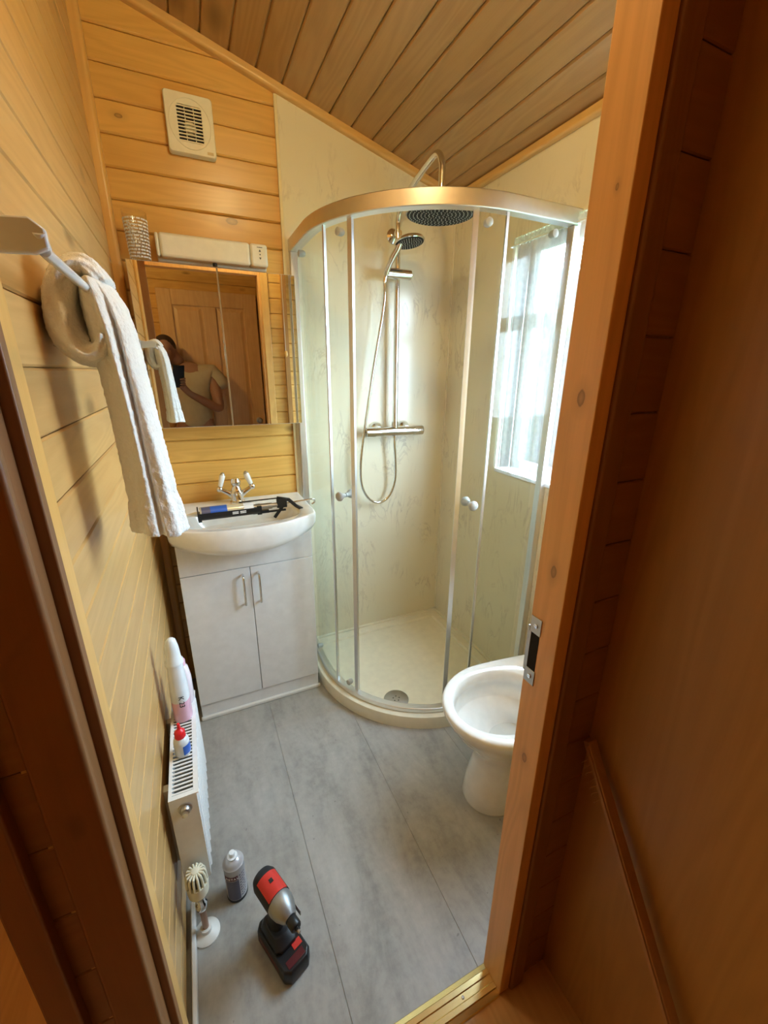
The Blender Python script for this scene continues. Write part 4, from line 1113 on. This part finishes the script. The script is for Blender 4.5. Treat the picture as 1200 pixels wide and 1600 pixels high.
# panelled door behind
d2 = bpy.data.objects.new('door_2', None); col.objects.link(d2); d2['kind'] = 'structure'; d2.location = (.44, YO+.02, 0)
dx0, dx1, dzt = .055, .815, 2.04; y0 = YO+.004
m = MB(); m.box(dx0, dx1, y0, y0+.026, .006, dzt); m.build('door_core', m_doorw, d2)
st = .105; xm2 = (dx0+dx1)/2
m = MB()
for (a, b, c, e) in [(dx0, dx0+st, .006, dzt), (dx1-st, dx1, .006, dzt), (dx0+st, dx1-st, dzt-.115, dzt), (dx0+st, dx1-st, .006, .21), (dx0+st, dx1-st, .82, .95), (xm2-.05, xm2+.05, .21, .82), (xm2-.05, xm2+.05, .95, dzt-.115)]:
    m.box(a, b, y0+.026, y0+.038, c, e)
m.build('stiles_and_rails', m_doorw, d2, bevel=.003)
for (a, b) in ((dx0+st, xm2-.05), (xm2+.05, dx1-st)):
    for (c, e) in ((.21, .82), (.95, dzt-.115)):
        m = MB(); m.loft([[(a+i, y, c+i), (b-i, y, c+i), (b-i, y, e-i), (a+i, y, e-i)] for i, y in ((.012, y0+.026), (.035, y0+.034), (.036, y0+.034))]); m.build('raised_panel', m_doorw, d2)
m = MB(); m.lathe([(.026, 0), (.026, .004), (.009, .008), (.009, .035), (.020, .042), (.024, .055), (.016, .066), (.001, .068)], (dx1-.055, y0+.038, 1.0), 28, 'y')
m.v = [(x, 2*(y0+.038)-y, z) for x, y, z in m.v]; m.build('handle', m_steel, d2, smooth=True)

# ---------------------------------------------------------------- photographer and phone (seen in the mirror)
def rotfr(c, a, b, cz): return c+r2*a+u2*b-fwd*cz
ph_c = CAMP-fwd*.0065
ph_ = thing('phone', 'dark phone held up by the person reflected in the mirror', 'phone', ph_c)
m = MB(); cc = ph_c-r2*.030-u2*.045-fwd*.0035
m.obox(cc, r2, u2, fwd, .084, .165, .008); m.build('phone_body', m_phone, ph_, bevel=.0035, seg=3)

pe = thing('person', 'person in a cream T-shirt holding up a phone, reflected in the mirror', 'person', (.22, -2.27, 0))
pbase = Vector((.22, -2.27, 0))
def skin_obj(name, joints, bones, mat, parent, sub=2):
    me = bpy.data.meshes.new(name); names = list(joints); me.from_pydata([tuple(Vector(joints[n][0])-pbase) for n in names], [(names.index(a), names.index(b)) for a, b in bones], [])
    ob = bpy.data.objects.new(name, me); col.objects.link(ob); ob.parent = parent; me.materials.append(mat)
    md = ob.modifiers.new('skin', 'SKIN'); md.use_smooth_shade = True
    for i, n in enumerate(names):
        r = joints[n][1]; r = r if isinstance(r, tuple) else (r, r)
        me.skin_vertices[0].data[i].radius = r; me.skin_vertices[0].data[i].use_root = (i == 0)
    sb = ob.modifiers.new('sub', 'SUBSURF'); sb.levels = sb.render_levels = sub
    return ob
px_, py_ = .22, -2.27
wr = Vector((.205, -2.005, 1.255)); el = Vector((.42, -2.13, 1.12))
J = {
 'pelvis': ((px_, py_, .95), (.15, .10)), 'waist': ((px_, py_, 1.08), (.135, .095)), 'chest': ((px_, py_, 1.28), (.155, .105)), 'upper': ((px_, py_-.01, 1.40), (.13, .08)),
 'neck': ((px_-.04, py_+.0, 1.47), .050), 'jaw': ((px_-.10, py_+.03, 1.52), .055), 'head': ((px_-.14, py_+.03, 1.58), (.065, .075)), 'crown': ((px_-.15, py_+.02, 1.63), (.05, .06)),
 'sh_r': ((px_+.17, py_, 1.41), .055), 'el_r': (tuple(el), .042), 'fa_r': (tuple(el.lerp(wr, .5)), .036), 'wr_r': (tuple(wr), .025),
 'sh_l': ((px_-.17, py_, 1.41), .055), 'el_l': ((px_-.24, py_+.02, 1.14), .042), 'fa_l': ((px_-.24, py_+.06, 1.02), .036), 'wr_l': ((px_-.23, py_+.10, .90), .025), 'hand_l': ((px_-.23, py_+.12, .83), (.034, .018)),
 'hip_r': ((px_+.10, py_, .90), .09), 'kn_r': ((px_+.11, py_+.02, .50), .06), 'ca_r': ((px_+.11, py_, .35), .055), 'an_r': ((px_+.11, py_-.02, .09), .038), 'toe_r': ((px_+.12, py_+.14, .035), .033),
 'hip_l': ((px_-.10, py_, .90), .09), 'kn_l': ((px_-.11, py_+.02, .50), .06), 'ca_l': ((px_-.11, py_, .35), .055), 'an_l': ((px_-.11, py_-.02, .09), .038), 'toe_l': ((px_-.12, py_+.14, .035), .033)}
Bn = [('pelvis', 'waist'), ('waist', 'chest'), ('chest', 'upper'), ('upper', 'neck'), ('neck', 'jaw'), ('jaw', 'head'), ('head', 'crown'), ('upper', 'sh_r'), ('sh_r', 'el_r'), ('el_r', 'fa_r'), ('fa_r', 'wr_r'),
 ('upper', 'sh_l'), ('sh_l', 'el_l'), ('el_l', 'fa_l'), ('fa_l', 'wr_l'), ('wr_l', 'hand_l'), ('pelvis', 'hip_r'), ('hip_r', 'kn_r'), ('kn_r', 'ca_r'), ('ca_r', 'an_r'), ('an_r', 'toe_r'), ('pelvis', 'hip_l'), ('hip_l', 'kn_l'), ('kn_l', 'ca_l'), ('ca_l', 'an_l'), ('an_l', 'toe_l')]
# right hand closed around the lower half of the phone
pc = cc-u2*.045   # grip height on the phone
J['palm_r'] = (tuple(pc+r2*.020-fwd*.030-u2*.018), (.032, .016)); Bn.append(('wr_r', 'palm_r'))
for k in range(4):
    hgt = (k-1.5)*.019
    b0 = pc+r2*.042-fwd*.026+u2*hgt*.9; b1 = pc+r2*.050-fwd*.004+u2*hgt; b2_ = pc+r2*(.022)+fwd*.0125+u2*hgt; b3 = pc+r2*(.002+.004*(k in (1, 2)))+fwd*.012+u2*(hgt-.002)
    for q, (p, r) in enumerate(((b0, .0095), (b1, .009), (b2_, .0078), (b3, .0068))):
        J['f%d%d' % (k, q)] = (tuple(p), r); Bn.append((('palm_r' if q == 0 else 'f%d%d' % (k, q-1)), 'f%d%d' % (k, q)))
for q, (p, r) in enumerate(((pc+r2*.000-fwd*.030+u2*.0, .012), (pc-r2*.030-fwd*.018+u2*.018, .010), (pc-r2*.040-fwd*.004+u2*.034, .0085))):
    J['t%d' % q] = (tuple(p), r); Bn.append((('palm_r' if q == 0 else 't%d' % (q-1)), 't%d' % q))
body = skin_obj('body', J, Bn, m_skin, pe)
# head features
hcx, hcy, hcz = px_-.15, py_+.03, 1.57
m = MB(); m.ell((hcx, hcy, hcz), .074, .092, .108, 28, 16); fa = m.build('face', m_skin, pe, smooth=True)
m = MB(); m.tube([(hcx, hcy+.085, hcz+.012), (hcx, hcy+.104, hcz-.022), (hcx, hcy+.090, hcz-.030)], [.007, .012, .008], 12)
m.build('nose', m_skin, fa, smooth=True); m_face = plain('face_dark', (.16, .06, .05), .5)
for s_ in (-1, 1):
    m = MB(); m.ell((hcx+s_*.076, hcy-.008, hcz-.005), .010, .018, .030, 12, 8); m.build('ear', m_skin, fa, smooth=True)
    m = MB(); m.ell((hcx+s_*.030, hcy+.080, hcz+.014), .012, .008, .006, 12, 8); m.build('eye', m_face, fa, smooth=True)
m = MB(); m.ell((hcx, hcy+.084, hcz-.055), .024, .008, .005, 12, 8); m.build('mouth', m_face, fa, smooth=True)
m = MB(); m.ell((hcx, hcy-.016, hcz+.028), .081, .092, .096, 28, 16); m.build('hair', m_hair, pe, smooth=True)
T = {'a': ((px_, py_, .93), (.17, .12)), 'b': ((px_, py_, 1.08), (.152, .112)), 'c': ((px_, py_, 1.28), (.172, .122)), 'd': ((px_, py_-.01, 1.42), (.13, .085)), 'r0': ((px_+.17, py_, 1.42), .070), 'r1': ((px_+.27, py_+.05, 1.29), .066), 'l0': ((px_-.17, py_, 1.42), .070), 'l1': ((px_-.21, py_, 1.28), .064)}
ts = skin_obj('t_shirt', T, [('a', 'b'), ('b', 'c'), ('c', 'd'), ('d', 'r0'), ('r0', 'r1'), ('d', 'l0'), ('l0', 'l1')], m_shirt, pe); ts['label'] = 'cream short-sleeved T-shirt'
T = {'a': ((px_, py_, .97), (.165, .12)), 'b': ((px_, py_, .90), (.16, .12))}
for s_, n_ in ((1, 'r'), (-1, 'l')):
    T['h'+n_] = ((px_+s_*.10, py_, .86), .102); T['k'+n_] = ((px_+s_*.11, py_+.02, .50), .076); T['c'+n_] = ((px_+s_*.11, py_, .30), .070); T['f'+n_] = ((px_+s_*.11, py_-.015, .08), .060)
skin_obj('trousers', T, [('a', 'b'), ('b', 'hr'), ('hr', 'kr'), ('kr', 'cr'), ('cr', 'fr'), ('b', 'hl'), ('hl', 'kl'), ('kl', 'cl'), ('cl', 'fl')], m_denim, pe)

for o in list(sc.objects):
    if '_org' in o: del o['_org']
